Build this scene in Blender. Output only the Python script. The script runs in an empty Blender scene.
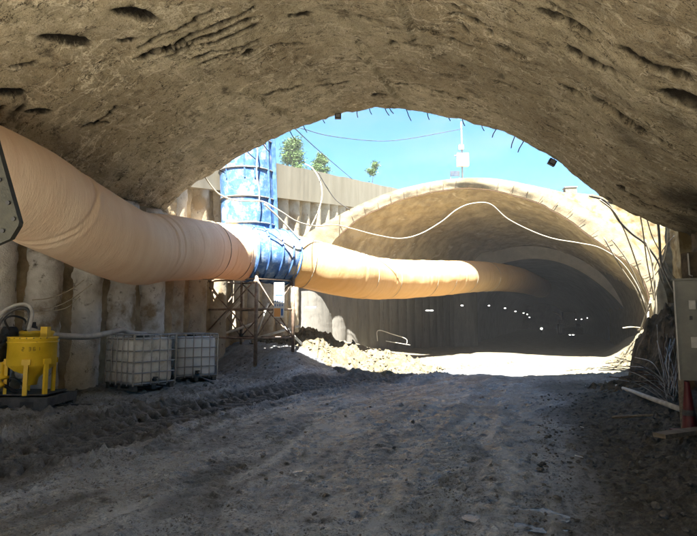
import bpy, math, random
import numpy as np
from mathutils import Vector, Matrix
random.seed(7)
# ------------------------------------------------------------------ camera, sky, sun
S = bpy.context.scene
YAW = math.radians(20.5); PITCH = math.atan(54/528.0); FPX = 528.0
cam = bpy.data.cameras.new('camera'); camo = bpy.data.objects.new('camera', cam)
S.collection.objects.link(camo); S.camera = camo
camo.location = (0, 0, 1.6); camo.rotation_euler = (math.pi/2 + PITCH, 0, YAW)
cam.sensor_width = 36.0; cam.lens = 36.0*FPX/697.0; cam.clip_end = 2000; cam.clip_start = .05
w = bpy.data.worlds.new('World'); S.world = w; w.use_nodes = True
nt = w.node_tree; bg = nt.nodes['Background']
SUN_T = Vector((-.14, .60, -1.0)).normalized()                # the way the light travels
SUN_EL = math.asin(-SUN_T.z); SUN_AZ = math.atan2(-SUN_T.x, -SUN_T.y)   # azimuth clockwise from +Y
sky = nt.nodes.new('ShaderNodeTexSky'); sky.sky_type = 'NISHITA'; sky.sun_disc = False
sky.sun_elevation = SUN_EL; sky.sun_rotation = SUN_AZ; sky.air_density = 1.0; sky.dust_density = .1; sky.altitude = 3000; sky.ozone_density = 1.6
hs = nt.nodes.new('ShaderNodeHueSaturation'); hs.inputs['Saturation'].default_value = 1.5; hs.inputs['Value'].default_value = .5; hs.inputs['Hue'].default_value = .485
nt.links.new(sky.outputs[0], hs.inputs['Color']); 
wc = nt.nodes.new('ShaderNodeTexCoord'); wm = nt.nodes.new('ShaderNodeMapping'); wm.inputs['Scale'].default_value = (2, 5, 9); wn = nt.nodes.new('ShaderNodeTexNoise'); wn.inputs['Scale'].default_value = 1.6; wn.inputs['Detail'].default_value = 7; wn.inputs['Distortion'].default_value = .6
nt.links.new(wc.outputs['Generated'], wm.inputs[0]); nt.links.new(wm.outputs[0], wn.inputs['Vector'])
wr_ = nt.nodes.new('ShaderNodeMapRange'); wr_.inputs['From Min'].default_value = .48; wr_.inputs['From Max'].default_value = .75; wr_.inputs['To Max'].default_value = .35; nt.links.new(wn.outputs[0], wr_.inputs[0])
wx = nt.nodes.new('ShaderNodeMix'); wx.data_type = 'RGBA'; nt.links.new(wr_.outputs[0], wx.inputs[0]); nt.links.new(hs.outputs[0], wx.inputs[6]); wx.inputs[7].default_value = (.95, 1.08, 1.2, 1); nt.links.new(wx.outputs[2], bg.inputs[0]); bg.inputs[1].default_value = .05
sl = bpy.data.lights.new('sun', 'SUN'); sl.energy = 3.1; sl.angle = math.radians(.55); sl.color = (1, .94, .84)
so = bpy.data.objects.new('sun', sl); S.collection.objects.link(so); so.rotation_euler = SUN_T.to_track_quat('-Z', 'Y').to_euler()
S.view_settings.view_transform = 'Standard'; S.view_settings.look = 'None'
S.view_settings.exposure = 3.95; S.view_settings.gamma = 1.0; S.view_settings.use_curve_mapping = False
S.render.engine = 'CYCLES'
S.cycles.use_denoising = True; S.cycles.max_bounces = 9; S.cycles.diffuse_bounces = 6; S.cycles.glossy_bounces = 3
S.cycles.sample_clamp_indirect = 8; S.cycles.caustics_reflective = False; S.cycles.caustics_refractive = False

# ------------------------------------------------------------------ camera geometry helpers
_R = np.array([math.cos(YAW), math.sin(YAW), 0]); _F = np.array([-math.sin(YAW)*math.cos(PITCH), math.cos(YAW)*math.cos(PITCH), math.sin(PITCH)])
_U = np.cross(_R, _F); _C = np.array([0, 0, 1.6])
def ray(x, y): return _F + (x-348.5)/FPX*_R + (268-y)/FPX*_U
def atv(x, y, v): d = ray(x, y); return _C + d*v/d[1]
def atd(x, y, z): return _C + ray(x, y)*z
def atz(x, y, z=0.): d = ray(x, y); return _C + d*(z-1.6)/d[2]
def atu(x, y, u): d = ray(x, y); return _C + d*u/d[0]

# ------------------------------------------------------------------ noise
def _h(i, j, k, s):
    n = (i*374761393 + j*668265263 + k*2147483647 + s*974634777) & 0xffffffff
    n = ((n ^ (n >> 13))*1274126177) & 0xffffffff
    n = ((n ^ (n >> 16))*2246822519) & 0xffffffff
    return ((n ^ (n >> 15)) & 0xffff)/65535.0
def noise(x, y, z=0., s=0):
    x = np.asarray(x, float); y = np.asarray(y, float); z = np.asarray(z, float) + 0*x
    xi = np.floor(x).astype(np.int64); yi = np.floor(y).astype(np.int64); zi = np.floor(z).astype(np.int64)
    fx = x-xi; fy = y-yi; fz = z-zi
    fx = fx*fx*(3-2*fx); fy = fy*fy*(3-2*fy); fz = fz*fz*(3-2*fz)
    r = 0
    for a in (0, 1):
        for b in (0, 1):
            for c in (0, 1):
                r = r + _h(xi+a, yi+b, zi+c, s)*(fx if a else 1-fx)*(fy if b else 1-fy)*(fz if c else 1-fz)
    return r*2-1
def fbm(x, y, z=0., o=4, s=0, g=.5):
    r = 0; a = 1.; f = 1.
    for i in range(o):
        r = r + a*noise(x*f, y*f, np.asarray(z)*f, s+i*17); a *= g; f *= 2.03
    return r
def ridge(x, y, z=0., o=3, s=0):
    r = 0; a = 1.; f = 1.
    for i in range(o):
        r = r + a*(1-np.abs(noise(x*f, y*f, np.asarray(z)*f, s+i*31))*2); a *= .5; f *= 2.1
    return r
def sm(x, a, b):
    t = np.clip((np.asarray(x, float)-a)/(b-a), 0, 1); return t*t*(3-2*t)

# ------------------------------------------------------------------ mesh builder
class MB:
    def __init__(s): s.v = []; s.f = []; s.n = 0; s.att = {}
    def add(s, vs, fs):
        vs = np.asarray(vs, float).reshape(-1, 3); s.v.append(vs)
        s.f += [tuple(i+s.n for i in f) for f in fs]; s.n += len(vs)
    def grid(s, P, closed=False, flip=False):
        n, m = P.shape[:2]; idx = np.arange(n*m).reshape(n, m)
        if closed: idx = np.hstack([idx, idx[:, :1]])
        a, b, c, d = idx[:-1, :-1].ravel(), idx[1:, :-1].ravel(), idx[1:, 1:].ravel(), idx[:-1, 1:].ravel()
        q = np.stack([a, d, c, b] if flip else [a, b, c, d], 1)
        s.add(P.reshape(-1, 3), q.tolist())
    def box(s, c, size, M=None):
        x, y, z = [q/2 for q in size]
        vs = np.array([(i*x, j*y, k*z) for i in (-1, 1) for j in (-1, 1) for k in (-1, 1)])
        if M is not None: vs = vs @ np.array(M.to_3x3() if hasattr(M, 'to_3x3') else M).T
        s.add(vs + np.array(c), [(0, 1, 3, 2), (4, 6, 7, 5), (0, 4, 5, 1), (2, 3, 7, 6), (0, 2, 6, 4), (1, 5, 7, 3)])
    def tube(s, pts, r, n=8, caps=True):
        pts = np.asarray(pts, float); k = len(pts); rr = np.ones(k)*r if np.isscalar(r) else np.asarray(r)
        T = np.gradient(pts, axis=0); T /= np.linalg.norm(T, axis=1)[:, None]+1e-9
        up = np.array([0, 0, 1.]) if abs(T[0][2]) < .9 else np.array([1., 0, 0])
        a = np.cross(T[0], up); a /= np.linalg.norm(a); ring = []
        for i in range(k):
            a = a - T[i]*(a@T[i]); a /= np.linalg.norm(a)+1e-9; b = np.cross(T[i], a)
            th = np.arange(n)*2*math.pi/n
            ring.append(pts[i] + rr[i]*(np.cos(th)[:, None]*a + np.sin(th)[:, None]*b))
        s.grid(np.array(ring), closed=True)
        if caps:
            o = s.n-k*n; s.f.append(tuple(o+i for i in range(n))); s.f.append(tuple(o+(k-1)*n+i for i in reversed(range(n))))
    def lathe(s, prof, c=(0, 0, 0), n=32, ax='z'):
        P = []
        for r, z in prof:
            th = np.arange(n)*2*math.pi/n
            q = np.stack([r*np.cos(th), r*np.sin(th), z+0*th], 1)
            if ax == 'x': q = q[:, [2, 0, 1]]
            if ax == 'y': q = q[:, [1, 2, 0]]
            P.append(q+np.array(c))
        s.grid(np.array(P), closed=True)
    def rock(s, c, r, seed=0, flat=.7):
        ph = (1+5**.5)/2
        V = np.array([(-1, ph, 0), (1, ph, 0), (-1, -ph, 0), (1, -ph, 0), (0, -1, ph), (0, 1, ph), (0, -1, -ph), (0, 1, -ph), (ph, 0, -1), (ph, 0, 1), (-ph, 0, -1), (-ph, 0, 1)])/1.9
        rs = np.random.RandomState(seed); V = V*(.65+.6*rs.rand(12, 1))*(1, .6+.5*rs.rand(), flat*(.6+.6*rs.rand()))
        a = rs.rand()*6.3; M = np.array([[math.cos(a), -math.sin(a), 0], [math.sin(a), math.cos(a), 0], [0, 0, 1]])
        F = [(0, 11, 5), (0, 5, 1), (0, 1, 7), (0, 7, 10), (0, 10, 11), (1, 5, 9), (5, 11, 4), (11, 10, 2), (10, 7, 6), (7, 1, 8), (3, 9, 4), (3, 4, 2), (3, 2, 6), (3, 6, 8), (3, 8, 9), (4, 9, 5), (2, 4, 11), (6, 2, 10), (8, 6, 7), (9, 8, 1)]
        s.add(V@M.T*r+np.array(c), F)
    def build(s, name, mat, parent=None, smooth=False, org=None, att=None):
        V = np.concatenate(s.v) if s.v else np.zeros((0, 3))
        if org is not None: V = V-np.array(org)
        me = bpy.data.meshes.new(name); me.from_pydata(V.tolist(), [], s.f); me.update()
        if smooth: me.polygons.foreach_set('use_smooth', [True]*len(me.polygons))
        for k, a in (att or {}).items():
            t = me.attributes.new(k, 'FLOAT', 'POINT'); t.data.foreach_set('value', np.asarray(a, np.float32).ravel())
        me.materials.append(mat) if mat else None
        o = bpy.data.objects.new(name, me); S.collection.objects.link(o)
        if org is not None: o.location = org
        if parent: o.parent = parent
        return o
def tag(o, label=None, cat=None, group=None, kind=None):
    if label: o['label'] = label
    if cat: o['category'] = cat
    if group: o['group'] = group
    if kind: o['kind'] = kind
    return o
def empty(name, loc, rz=0., label=None, cat=None, group=None):
    o = bpy.data.objects.new(name, None); S.collection.objects.link(o); o.location = loc; o.rotation_euler = (0, 0, rz)
    o.empty_display_size = .2
    return tag(o, label, cat, group)
def spl(pts, k=8):
    p = np.asarray(pts, float); p = np.vstack([2*p[0]-p[1], p, 2*p[-1]-p[-2]]); out = []
    for i in range(1, len(p)-2):
        for t in np.arange(k)/k:
            a, b, c, d = p[i-1], p[i], p[i+1], p[i+2]
            out.append(.5*(2*b+(c-a)*t+(2*a-5*b+4*c-d)*t*t+(3*b-a-3*c+d)*t**3))
    out.append(p[-2]); return np.array(out)

# ------------------------------------------------------------------ materials
def mat(name, c1, c2=None, rough=.8, scale=4., bump=.3, bscale=30., metal=0., spec=.4, contrast=(.35, .65), stretch=(1, 1, 1), extra=None, det=6):
    m = bpy.data.materials.new(name); m.use_nodes = True; N = m.node_tree; L = N.links; P = N.nodes['Principled BSDF']
    P.inputs['Roughness'].default_value = rough; P.inputs['Metallic'].default_value = metal; P.inputs['Specular IOR Level'].default_value = spec
    tc = N.nodes.new('ShaderNodeTexCoord'); mp = N.nodes.new('ShaderNodeMapping'); mp.inputs['Scale'].default_value = stretch
    L.new(tc.outputs['Object'], mp.inputs[0]); vec = mp.outputs[0]
    nz = N.nodes.new('ShaderNodeTexNoise'); nz.inputs['Scale'].default_value = scale; nz.inputs['Detail'].default_value = det; nz.inputs['Roughness'].default_value = .62
    L.new(vec, nz.inputs['Vector'])
    cr = N.nodes.new('ShaderNodeValToRGB'); cr.color_ramp.elements[0].position = contrast[0]; cr.color_ramp.elements[1].position = contrast[1]
    cr.color_ramp.elements[0].color = (*c1, 1); cr.color_ramp.elements[1].color = (*(c2 or c1), 1)
    L.new(nz.outputs[0], cr.inputs[0]); col = cr.outputs[0]
    if extra: col = extra(N, L, vec, col, P)
    L.new(col, P.inputs['Base Color'])
    if bump:
        n2 = N.nodes.new('ShaderNodeTexNoise'); n2.inputs['Scale'].default_value = bscale; n2.inputs['Detail'].default_value = 5; n2.inputs['Roughness'].default_value = .7
        L.new(vec, n2.inputs['Vector'])
        b = N.nodes.new('ShaderNodeBump'); b.inputs['Strength'].default_value = bump; b.inputs['Distance'].default_value = .03
        L.new(n2.outputs[0], b.inputs['Height']); L.new(b.outputs[0], P.inputs['Normal'])
    return m
def mixc(N, L, fac, a, b, mode='MIX'):
    x = N.nodes.new('ShaderNodeMix'); x.data_type = 'RGBA'; x.blend_type = mode
    for sck, v in ((x.inputs[0], fac), (x.inputs[6], a), (x.inputs[7], b)):
        if isinstance(v, (int, float)): sck.default_value = v
        elif isinstance(v, tuple): sck.default_value = (*v, 1)
        else: L.new(v, sck)
    return x.outputs[2]
def ntex(N, L, vec, scale, a, b, det=5, rough=.6):
    t = N.nodes.new('ShaderNodeTexNoise'); t.inputs['Scale'].default_value = scale; t.inputs['Detail'].default_value = det; t.inputs['Roughness'].default_value = rough
    L.new(vec, t.inputs['Vector'])
    r = N.nodes.new('ShaderNodeMapRange'); r.inputs['From Min'].default_value = a; r.inputs['From Max'].default_value = b; L.new(t.outputs[0], r.inputs[0])
    return r.outputs[0]
def attr(N, name):
    a = N.nodes.new('ShaderNodeAttribute'); a.attribute_name = name; return a.outputs['Fac']

def vault_extra(N, L, vec, col, P):
    c = mixc(N, L, ntex(N, L, vec, .45, .42, .6), col, (.42, .345, .225))
    c = mixc(N, L, ntex(N, L, vec, 9, .5, .72, 8, .75), c, (.62, .55, .41))
    c = mixc(N, L, ntex(N, L, vec, 2.3, .56, .68, 8, .7), c, (.17, .14, .095))
    c = mixc(N, L, ntex(N, L, vec, 38, .55, .66, 4, .75), c, (.13, .105, .07))
    for sc_, st_, w_, colr, s0 in ((.55, (1, 1, 1), .008, (.78, .70, .52), 0.), (.9, (.5, 1.4, .5), .012, (.78, .70, .52), 7.3), (1.1, (1.3, .6, 1.3), .012, (.70, .62, .46), 3.1), (.8, (.5, 1.5, .5), .005, (.05, .04, .025), 12.7), (2.1, (.6, 1.5, .6), .010, (.07, .055, .035), 22.7)):
        mp2 = N.nodes.new('ShaderNodeMapping'); mp2.inputs['Scale'].default_value = st_; mp2.inputs['Location'].default_value = (s0, s0*1.7, s0*.6); L.new(vec, mp2.inputs[0])
        t = N.nodes.new('ShaderNodeTexNoise'); t.inputs['Scale'].default_value = sc_; t.inputs['Detail'].default_value = 6; t.inputs['Roughness'].default_value = .62; L.new(mp2.outputs[0], t.inputs['Vector'])
        a1 = N.nodes.new('ShaderNodeMath'); a1.operation = 'SUBTRACT'; a1.inputs[1].default_value = .5; L.new(t.outputs[0], a1.inputs[0])
        a2 = N.nodes.new('ShaderNodeMath'); a2.operation = 'ABSOLUTE'; L.new(a1.outputs[0], a2.inputs[0])
        a3 = N.nodes.new('ShaderNodeMapRange'); a3.inputs['From Min'].default_value = w_; a3.inputs['From Max'].default_value = w_*.25; L.new(a2.outputs[0], a3.inputs[0])
        a4 = N.nodes.new('ShaderNodeMath'); a4.operation = 'MULTIPLY'; L.new(a3.outputs[0], a4.inputs[0]); L.new(ntex(N, L, mp2.outputs[0], 2.3+s0*.03, .44, .54, 4), a4.inputs[1])
        c = mixc(N, L, a4.outputs[0], c, colr)
    vh = N.nodes.new('ShaderNodeMath'); vh.operation = 'MULTIPLY'; vh.inputs[1].default_value = .35; L.new(attr(N, 'vein'), vh.inputs[0])
    c = mixc(N, L, vh.outputs[0], c, (.72, .65, .48))
    c = mixc(N, L, attr(N, 'right_shade'), c, mixc(N, L, .42, (.13, .105, .07), c))  # shade on the right side and in broad patches, put into the colour
    return mixc(N, L, attr(N, 'soil'), c, (.016, .012, .008))  # recess shade of pits and gouges put into the colour, near black
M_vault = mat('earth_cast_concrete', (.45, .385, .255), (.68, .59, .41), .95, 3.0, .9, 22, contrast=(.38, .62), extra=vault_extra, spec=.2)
M_vault2 = mat('pale_earth_cast_concrete', (.32, .26, .16), (.50, .42, .27), .95, 1.6, .9, 14, contrast=(.38, .62), spec=.2,
               extra=lambda N, L, v, c, P: mixc(N, L, attr(N, 'vein'), c, (.62, .56, .42)))
M_rim = mat('sandy_concrete_rim', (.15, .125, .08), (.24, .21, .145), .95, 2.5, .5, 18, spec=.2)
M_slope = mat('sandy_shotcrete', (.10, .072, .034), (.20, .17, .11), .95, 2.2, .8, 9, spec=.15, contrast=(.4, .6))
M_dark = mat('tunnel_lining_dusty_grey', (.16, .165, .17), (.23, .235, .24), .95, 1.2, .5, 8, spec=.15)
M_ring = mat('dusty_ring_concrete', (.36, .34, .30), (.46, .43, .38), .95, 1.8, .4, 10, spec=.15)
def pile_extra(N, L, vec, col, P):
    c = mixc(N, L, ntex(N, L, vec, 1.3, .52, .66), col, (.26, .20, .12))
    return mixc(N, L, ntex(N, L, vec, 6, .58, .7, 7, .7), c, (.12, .10, .08))
M_pile = mat('grey_sprayed_concrete', (.52, .51, .475), (.68, .67, .635), .92, 5, .8, 35, extra=pile_extra, spec=.25)
M_pile2 = mat('sandy_bored_pile_concrete', (.33, .30, .235), (.46, .42, .34), .93, 3, .5, 25, extra=pile_extra, spec=.2)
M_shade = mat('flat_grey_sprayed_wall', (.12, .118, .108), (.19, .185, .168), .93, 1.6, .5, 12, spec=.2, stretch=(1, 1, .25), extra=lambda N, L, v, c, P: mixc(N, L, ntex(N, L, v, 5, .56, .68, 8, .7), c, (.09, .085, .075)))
M_lag = mat('ochre_soil_between_piles', (.24, .19, .12), (.42, .35, .23), .97, 3, .9, 15, spec=.1)
M_cap = mat('formwork_concrete', (.20, .18, .135), (.27, .25, .195), .9, 1.1, .12, 30, spec=.2, stretch=(1, 1, .2))
M_rock = mat('dark_brown_soil_rock', (.045, .034, .022), (.13, .10, .065), .95, 5, .9, 20, spec=.15)
M_earth = mat('top_soil', (.20, .16, .09), (.32, .27, .16), .97, 1., .5, 8, spec=.1)
def ground_extra(N, L, vec, col, P):
    c = mixc(N, L, ntex(N, L, vec, 14, .5, .75, 8, .75), col, (.31, .315, .32))
    c = mixc(N, L, ntex(N, L, vec, 3.5, .54, .66, 7, .7), c, (.05, .047, .043))
    c = mixc(N, L, ntex(N, L, vec, 22, .56, .66, 5, .7), c, (.04, .038, .035))
    c = mixc(N, L, ntex(N, L, vec, 55, .58, .66, 3, .7), c, (.45, .46, .47))
    c = mixc(N, L, ntex(N, L, vec, 40, .54, .62, 3, .7), c, (.03, .029, .028))
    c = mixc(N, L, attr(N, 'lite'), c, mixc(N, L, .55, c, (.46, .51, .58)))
    c = mixc(N, L, attr(N, 'dark'), c, mixc(N, L, ntex(N, L, vec, 18, .5, .7, 5, .7), (.010, .0098, .0095), (.055, .055, .056)))
    c = mixc(N, L, attr(N, 'brown'), c, mixc(N, L, ntex(N, L, vec, 9, .4, .65, 8, .75), (.055, .047, .037), (.13, .115, .09)))
    c = mixc(N, L, attr(N, 'dry'), c, mixc(N, L, ntex(N, L, vec, 2.5, .35, .65, 8, .7), (.12, .105, .068), (.22, .20, .145)))
    r = N.nodes.new('ShaderNodeMapRange'); r.inputs['To Min'].default_value = .22; r.inputs['To Max'].default_value = .95
    mx = N.nodes.new('ShaderNodeMath'); mx.operation = 'MAXIMUM'; L.new(attr(N, 'dry'), mx.inputs[0]); L.new(ntex(N, L, vec, 3, .45, .95, 7, .75), mx.inputs[1])
    m2 = N.nodes.new('ShaderNodeMath'); m2.operation = 'MAXIMUM'; L.new(mx.outputs[0], m2.inputs[0]); L.new(attr(N, 'brown'), m2.inputs[1])
    m3 = N.nodes.new('ShaderNodeMath'); m3.operation = 'MAXIMUM'; m3.inputs[1].default_value = 0; dk_ = N.nodes.new('ShaderNodeMath'); dk_.operation = 'MULTIPLY'; dk_.inputs[1].default_value = .55; L.new(attr(N, 'dark'), dk_.inputs[0]); L.new(dk_.outputs[0], m3.inputs[1]); L.new(m2.outputs[0], m3.inputs[0]); m2 = m3
    L.new(m2.outputs[0], r.inputs[0]); L.new(r.outputs[0], P.inputs['Roughness'])
    return c
M_ground = mat('churned_wet_mud', (.16, .19, .23), (.34, .39, .46), .5, 1.6, .7, 45, extra=ground_extra, spec=.7)
def add_bump(m, scale, strength, dist, det=6, rough=.7):
    N = m.node_tree; L = N.links; b0 = [n for n in N.nodes if n.type == 'BUMP'][0]; vec = [n for n in N.nodes if n.type == 'MAPPING'][0].outputs[0]
    t = N.nodes.new('ShaderNodeTexNoise'); t.inputs['Scale'].default_value = scale; t.inputs['Detail'].default_value = det; t.inputs['Roughness'].default_value = rough; L.new(vec, t.inputs['Vector'])
    b = N.nodes.new('ShaderNodeBump'); b.inputs['Strength'].default_value = strength; b.inputs['Distance'].default_value = dist
    L.new(t.outputs[0], b.inputs['Height']); L.new(b.outputs[0], b0.inputs['Normal'])
add_bump(M_ground, 14, .8, .06); add_bump(M_ground, 70, 1., .02, 3); add_bump(M_vault, 5, .8, .08); add_bump(M_vault, 45, 1., .025, 4)
add_bump(M_vault2, 5, .8, .08)
M_rubble = mat('pale_dry_rubble', (.09, .078, .05), (.18, .16, .115), .95, 6, .6, 25, spec=.15)
M_stone = mat('grey_muddy_stone', (.05, .046, .042), (.15, .142, .13), .85, 8, .5, 40)
M_duct1 = mat('peach_duct_fabric', (.76, .59, .41), (.87, .72, .53), .6, 1.2, .55, 14, spec=.3, stretch=(.35, 2.2, .35))
M_duct2 = mat('orange_duct_fabric', (.55, .40, .20), (.66, .50, .28), .6, 2, .4, 14, spec=.3, stretch=(.35, 1.8, .35))
for m_, c_, f_ in ((M_duct1, (.88, .52, .26), .24), (M_duct2, (.95, .62, .22), .22)):
    N = m_.node_tree; P = N.nodes['Principled BSDF']; out = N.nodes['Material Output']
    tr = N.nodes.new('ShaderNodeBsdfTranslucent'); tr.inputs[0].default_value = (*c_, 1)
    mx = N.nodes.new('ShaderNodeMixShader'); mx.inputs[0].default_value = f_
    N.links.new(P.outputs[0], mx.inputs[1]); N.links.new(tr.outputs[0], mx.inputs[2]); N.links.new(mx.outputs[0], out.inputs[0])
def blue_extra(N, L, vec, col, P):
    c = mixc(N, L, ntex(N, L, vec, 4.5, .48, .74, 10, .8), col, (.42, .50, .58))
    return mixc(N, L, ntex(N, L, vec, 1.1, .56, .64), c, (.45, .38, .27))
M_blue = mat('worn_blue_paint', (.04, .115, .31), (.075, .18, .40), .55, 6, .15, 20, extra=blue_extra)
M_bluer = mat('blue_rib_paint', (.03, .09, .28), (.10, .20, .40), .5, 5, .1, 20)
M_yel = mat('yellow_machine_paint', (.62, .40, .015), (.74, .49, .03), .42, 3, .06, 20, extra=lambda N, L, v, c, P: mixc(N, L, ntex(N, L, v, 6, .62, .74, 9, .7), c, (.22, .16, .06)))
M_black = mat('black_rubber', (.012, .012, .013), (.03, .03, .03), .55, 8, .1, 30)
M_skid = mat('muddy_dark_steel', (.03, .03, .032), (.09, .088, .085), .6, 6, .4, 30, metal=.2)
M_hose = mat('grey_hose', (.30, .29, .27), (.46, .45, .42), .7, 6, .2, 30)
M_cable = mat('dusty_pale_cable', (.27, .245, .19), (.42, .38, .30), .8, 4, .1, 20)
M_cabled = mat('dark_cable', (.03, .03, .032), (.10, .095, .09), .6, 4, .1, 20)
M_steel = mat('rusty_scaffold_steel', (.16, .105, .075), (.34, .27, .21), .7, 8, .2, 30, metal=.3)
M_white = mat('dusty_white_paint', (.55, .52, .45), (.72, .70, .64), .6, 6, .1, 20)
M_galv = mat('galvanised_cage_bars', (.20, .20, .20), (.34, .34, .33), .45, 14, .1, 40, metal=.6)
M_ibc = mat('dusty_white_plastic', (.50, .49, .45), (.70, .69, .66), .55, 3, .15, 20, extra=lambda N, L, v, c, P: mixc(N, L, ntex(N, L, v, 5, .5, .7, 8, .7), c, (.30, .27, .22)))
M_ibc2 = mat('cool_white_plastic', (.60, .66, .74), (.72, .77, .83), .5, 3, .1, 20)
M_rebar = mat('rusty_rebar', (.05, .03, .022), (.14, .085, .06), .8, 20, .3, 80, metal=.3)
M_cab = mat('grey_green_cabinet_paint', (.085, .085, .07), (.14, .135, .11), .5, 4, .1, 20)
M_red = mat('dull_red_plastic', (.055, .004, .006), (.09, .007, .01), .55, 5, .1, 20)
M_wood = mat('muddy_timber', (.10, .085, .065), (.20, .17, .13), .85, 3, .3, 25, stretch=(8, 1, 8))
M_plate = mat('dark_olive_steel_plate', (.022, .022, .015), (.045, .042, .028), .6, 6, .2, 40, metal=.3)
M_leaf = mat('sunlit_leaves', (.035, .075, .015), (.08, .14, .035), .7, 6, 0)
M_trunk = mat('bark', (.09, .065, .04), (.16, .12, .08), .9, 10, .5, 40)
M_grass = mat('dry_green_grass', (.10, .14, .03), (.25, .26, .10), .8, 2, 0)
M_paper = mat('white_sheet', (.62, .63, .62), (.74, .75, .74), .7, 4, 0)
M_ink = mat('blue_print', (.03, .12, .36), None, .6, 4, 0)
M_orange = mat('orange_print', (.72, .34, .10), None, .6, 4, 0)
M_bounce = mat('pale_bounce_slab', (.58, .55, .48), (.68, .65, .58), .9, 2, .2, 30)
M_puddle = mat('shallow_muddy_water', (.05, .052, .055), (.08, .082, .085), .12, 5, .25, 18, spec=.8)
def emis(name, c, s):
    m = bpy.data.materials.new(name); m.use_nodes = True; P = m.node_tree.nodes['Principled BSDF']
    P.inputs['Base Color'].default_value = (*c, 1); P.inputs['Emission Color'].default_value = (*c, 1); P.inputs['Emission Strength'].default_value = s
    return m
M_lamp = emis('lit_lamp', (1, .97, .9), 2.)

# ------------------------------------------------------------------ terrain heights
RUT = np.array([atz(*p)[:2] for p in ((-60, 474), (0, 460), (60, 445), (150, 418), (260, 394), (350, 381), (430, 371), (520, 362))])
RUT2 = np.array([atz(*p)[:2] for p in ((150, 560), (215, 470), (300, 420), (380, 392), (450, 377), (530, 365))])
RUT3 = np.array([atz(*p)[:2] for p in ((430, 560), (455, 470), (475, 420), (490, 392), (510, 377), (540, 365))])
def polydist(u, v, P):
    best = np.full(np.shape(u), 1e9); arc = np.zeros(np.shape(u)); side = np.zeros(np.shape(u)); L0 = 0
    for a, b in zip(P[:-1], P[1:]):
        d = b-a; L = np.hypot(*d); d = d/L
        t = np.clip((u-a[0])*d[0]+(v-a[1])*d[1], 0, L)
        dx = u-(a[0]+t*d[0]); dy = v-(a[1]+t*d[1]); q = np.hypot(dx, dy); m = q < best
        best = np.where(m, q, best); arc = np.where(m, L0+t, arc); side = np.where(m, dx*d[1]-dy*d[0], side); L0 += L
    return best, arc, side
def base_h(u, v):
    u = np.asarray(u, float); v = np.asarray(v, float)
    h = .14*sm(-u, 6.6, 8.6)*(1-sm(v, 20, 24))
    h = h + .78*sm(v + .35*(u+8), 12.6, 14.8)*sm(-u, 5.6, 7.6)*(1-sm(v, 19, 25)*.8)
    h = h + .30*sm(u, .8, 2.3)*(1-sm(v, 14, 17))
    h = h + .95*sm(u - .06*(v-20), 1.9, 3.6)*sm(v, 17, 19.5)*(1-sm(v, 30, 36))
    h = h + .05*fbm(u*.5, v*.5, 0, 3, 5)
    return h
def ground_h(u, v):
    u = np.asarray(u, float); v = np.asarray(v, float)
    h = base_h(u, v); near = 1-sm(v, 16, 30)
    d, arc, side = polydist(u, v, RUT)
    w_ = .72
    inr = 1-sm(d, w_*.8, w_*1.25)
    rid = np.exp(-((d-w_*1.35)/.14)**2)
    tread = np.clip(np.sin((arc*1.0+np.abs(np.abs(side)-.36)*.8)*2*math.pi/.26)*1.8, -1, 1)
    h = h - .07*inr*near + .05*rid*(1+.4*noise(arc*3, side*3, 0, 3))*near + .05*inr*tread*near*(1+.6*noise(u*3, v*3, 0, 8))
    for P_, dep, ww in ((RUT2, .02, .3), (RUT3, .015, .28)):
        d2, a2, s2 = polydist(u, v, P_)
        i2 = 1-sm(d2, ww*.7, ww*1.3)
        h = h + near*i2*(-dep+.016*np.sin((a2+np.abs(s2)*.7)*2*math.pi/.17)*(.6+.8*noise(u*2, v*2, 0, 4))) + near*.018*np.exp(-((d2-ww*1.4)/.1)**2)
    rough = .55+.9*sm(u, .2, 1.6)+.9*np.exp(-((d-.9)/.5)**2)+.8*sm(-u, 6.0, 7.2)
    h = h + rough*near*(.009*fbm(u*2.6, v*2.6, 0, 3, 40)+.008*np.clip(ridge(u*5+.5*noise(u*2, v*2, 0, 9), v*8, 0, 3, 50)-.6, 0, 2)+.017*fbm(u*15, v*17, 0, 3, 60, .7))
    d3, a3, s3 = polydist(u, v, RUT); q3 = noise(a3*7.5+.6*noise(s3*3, a3*2, 0, 301), s3*2.6, 0, 300); q4 = noise(a3*15, s3*6, 0, 302)
    act = .35+.65*sm(fbm(u*.6, v*.6, 0, 2, 303), -.3, .4)
    h = h + near*act*(.013*sm(q3, .05, .25)+.012*sm(q4, .1, .35))
    h = h + rough*near*(.06*np.clip(noise(u*7, v*7, 0, 70)-.45, 0, 1)+.09*np.clip(noise(u*16, v*17, 0, 71)-.45, 0, 1))
    return h
def gz(u, v): return float(ground_h(np.array([u]), np.array([v]))[0])

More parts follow.
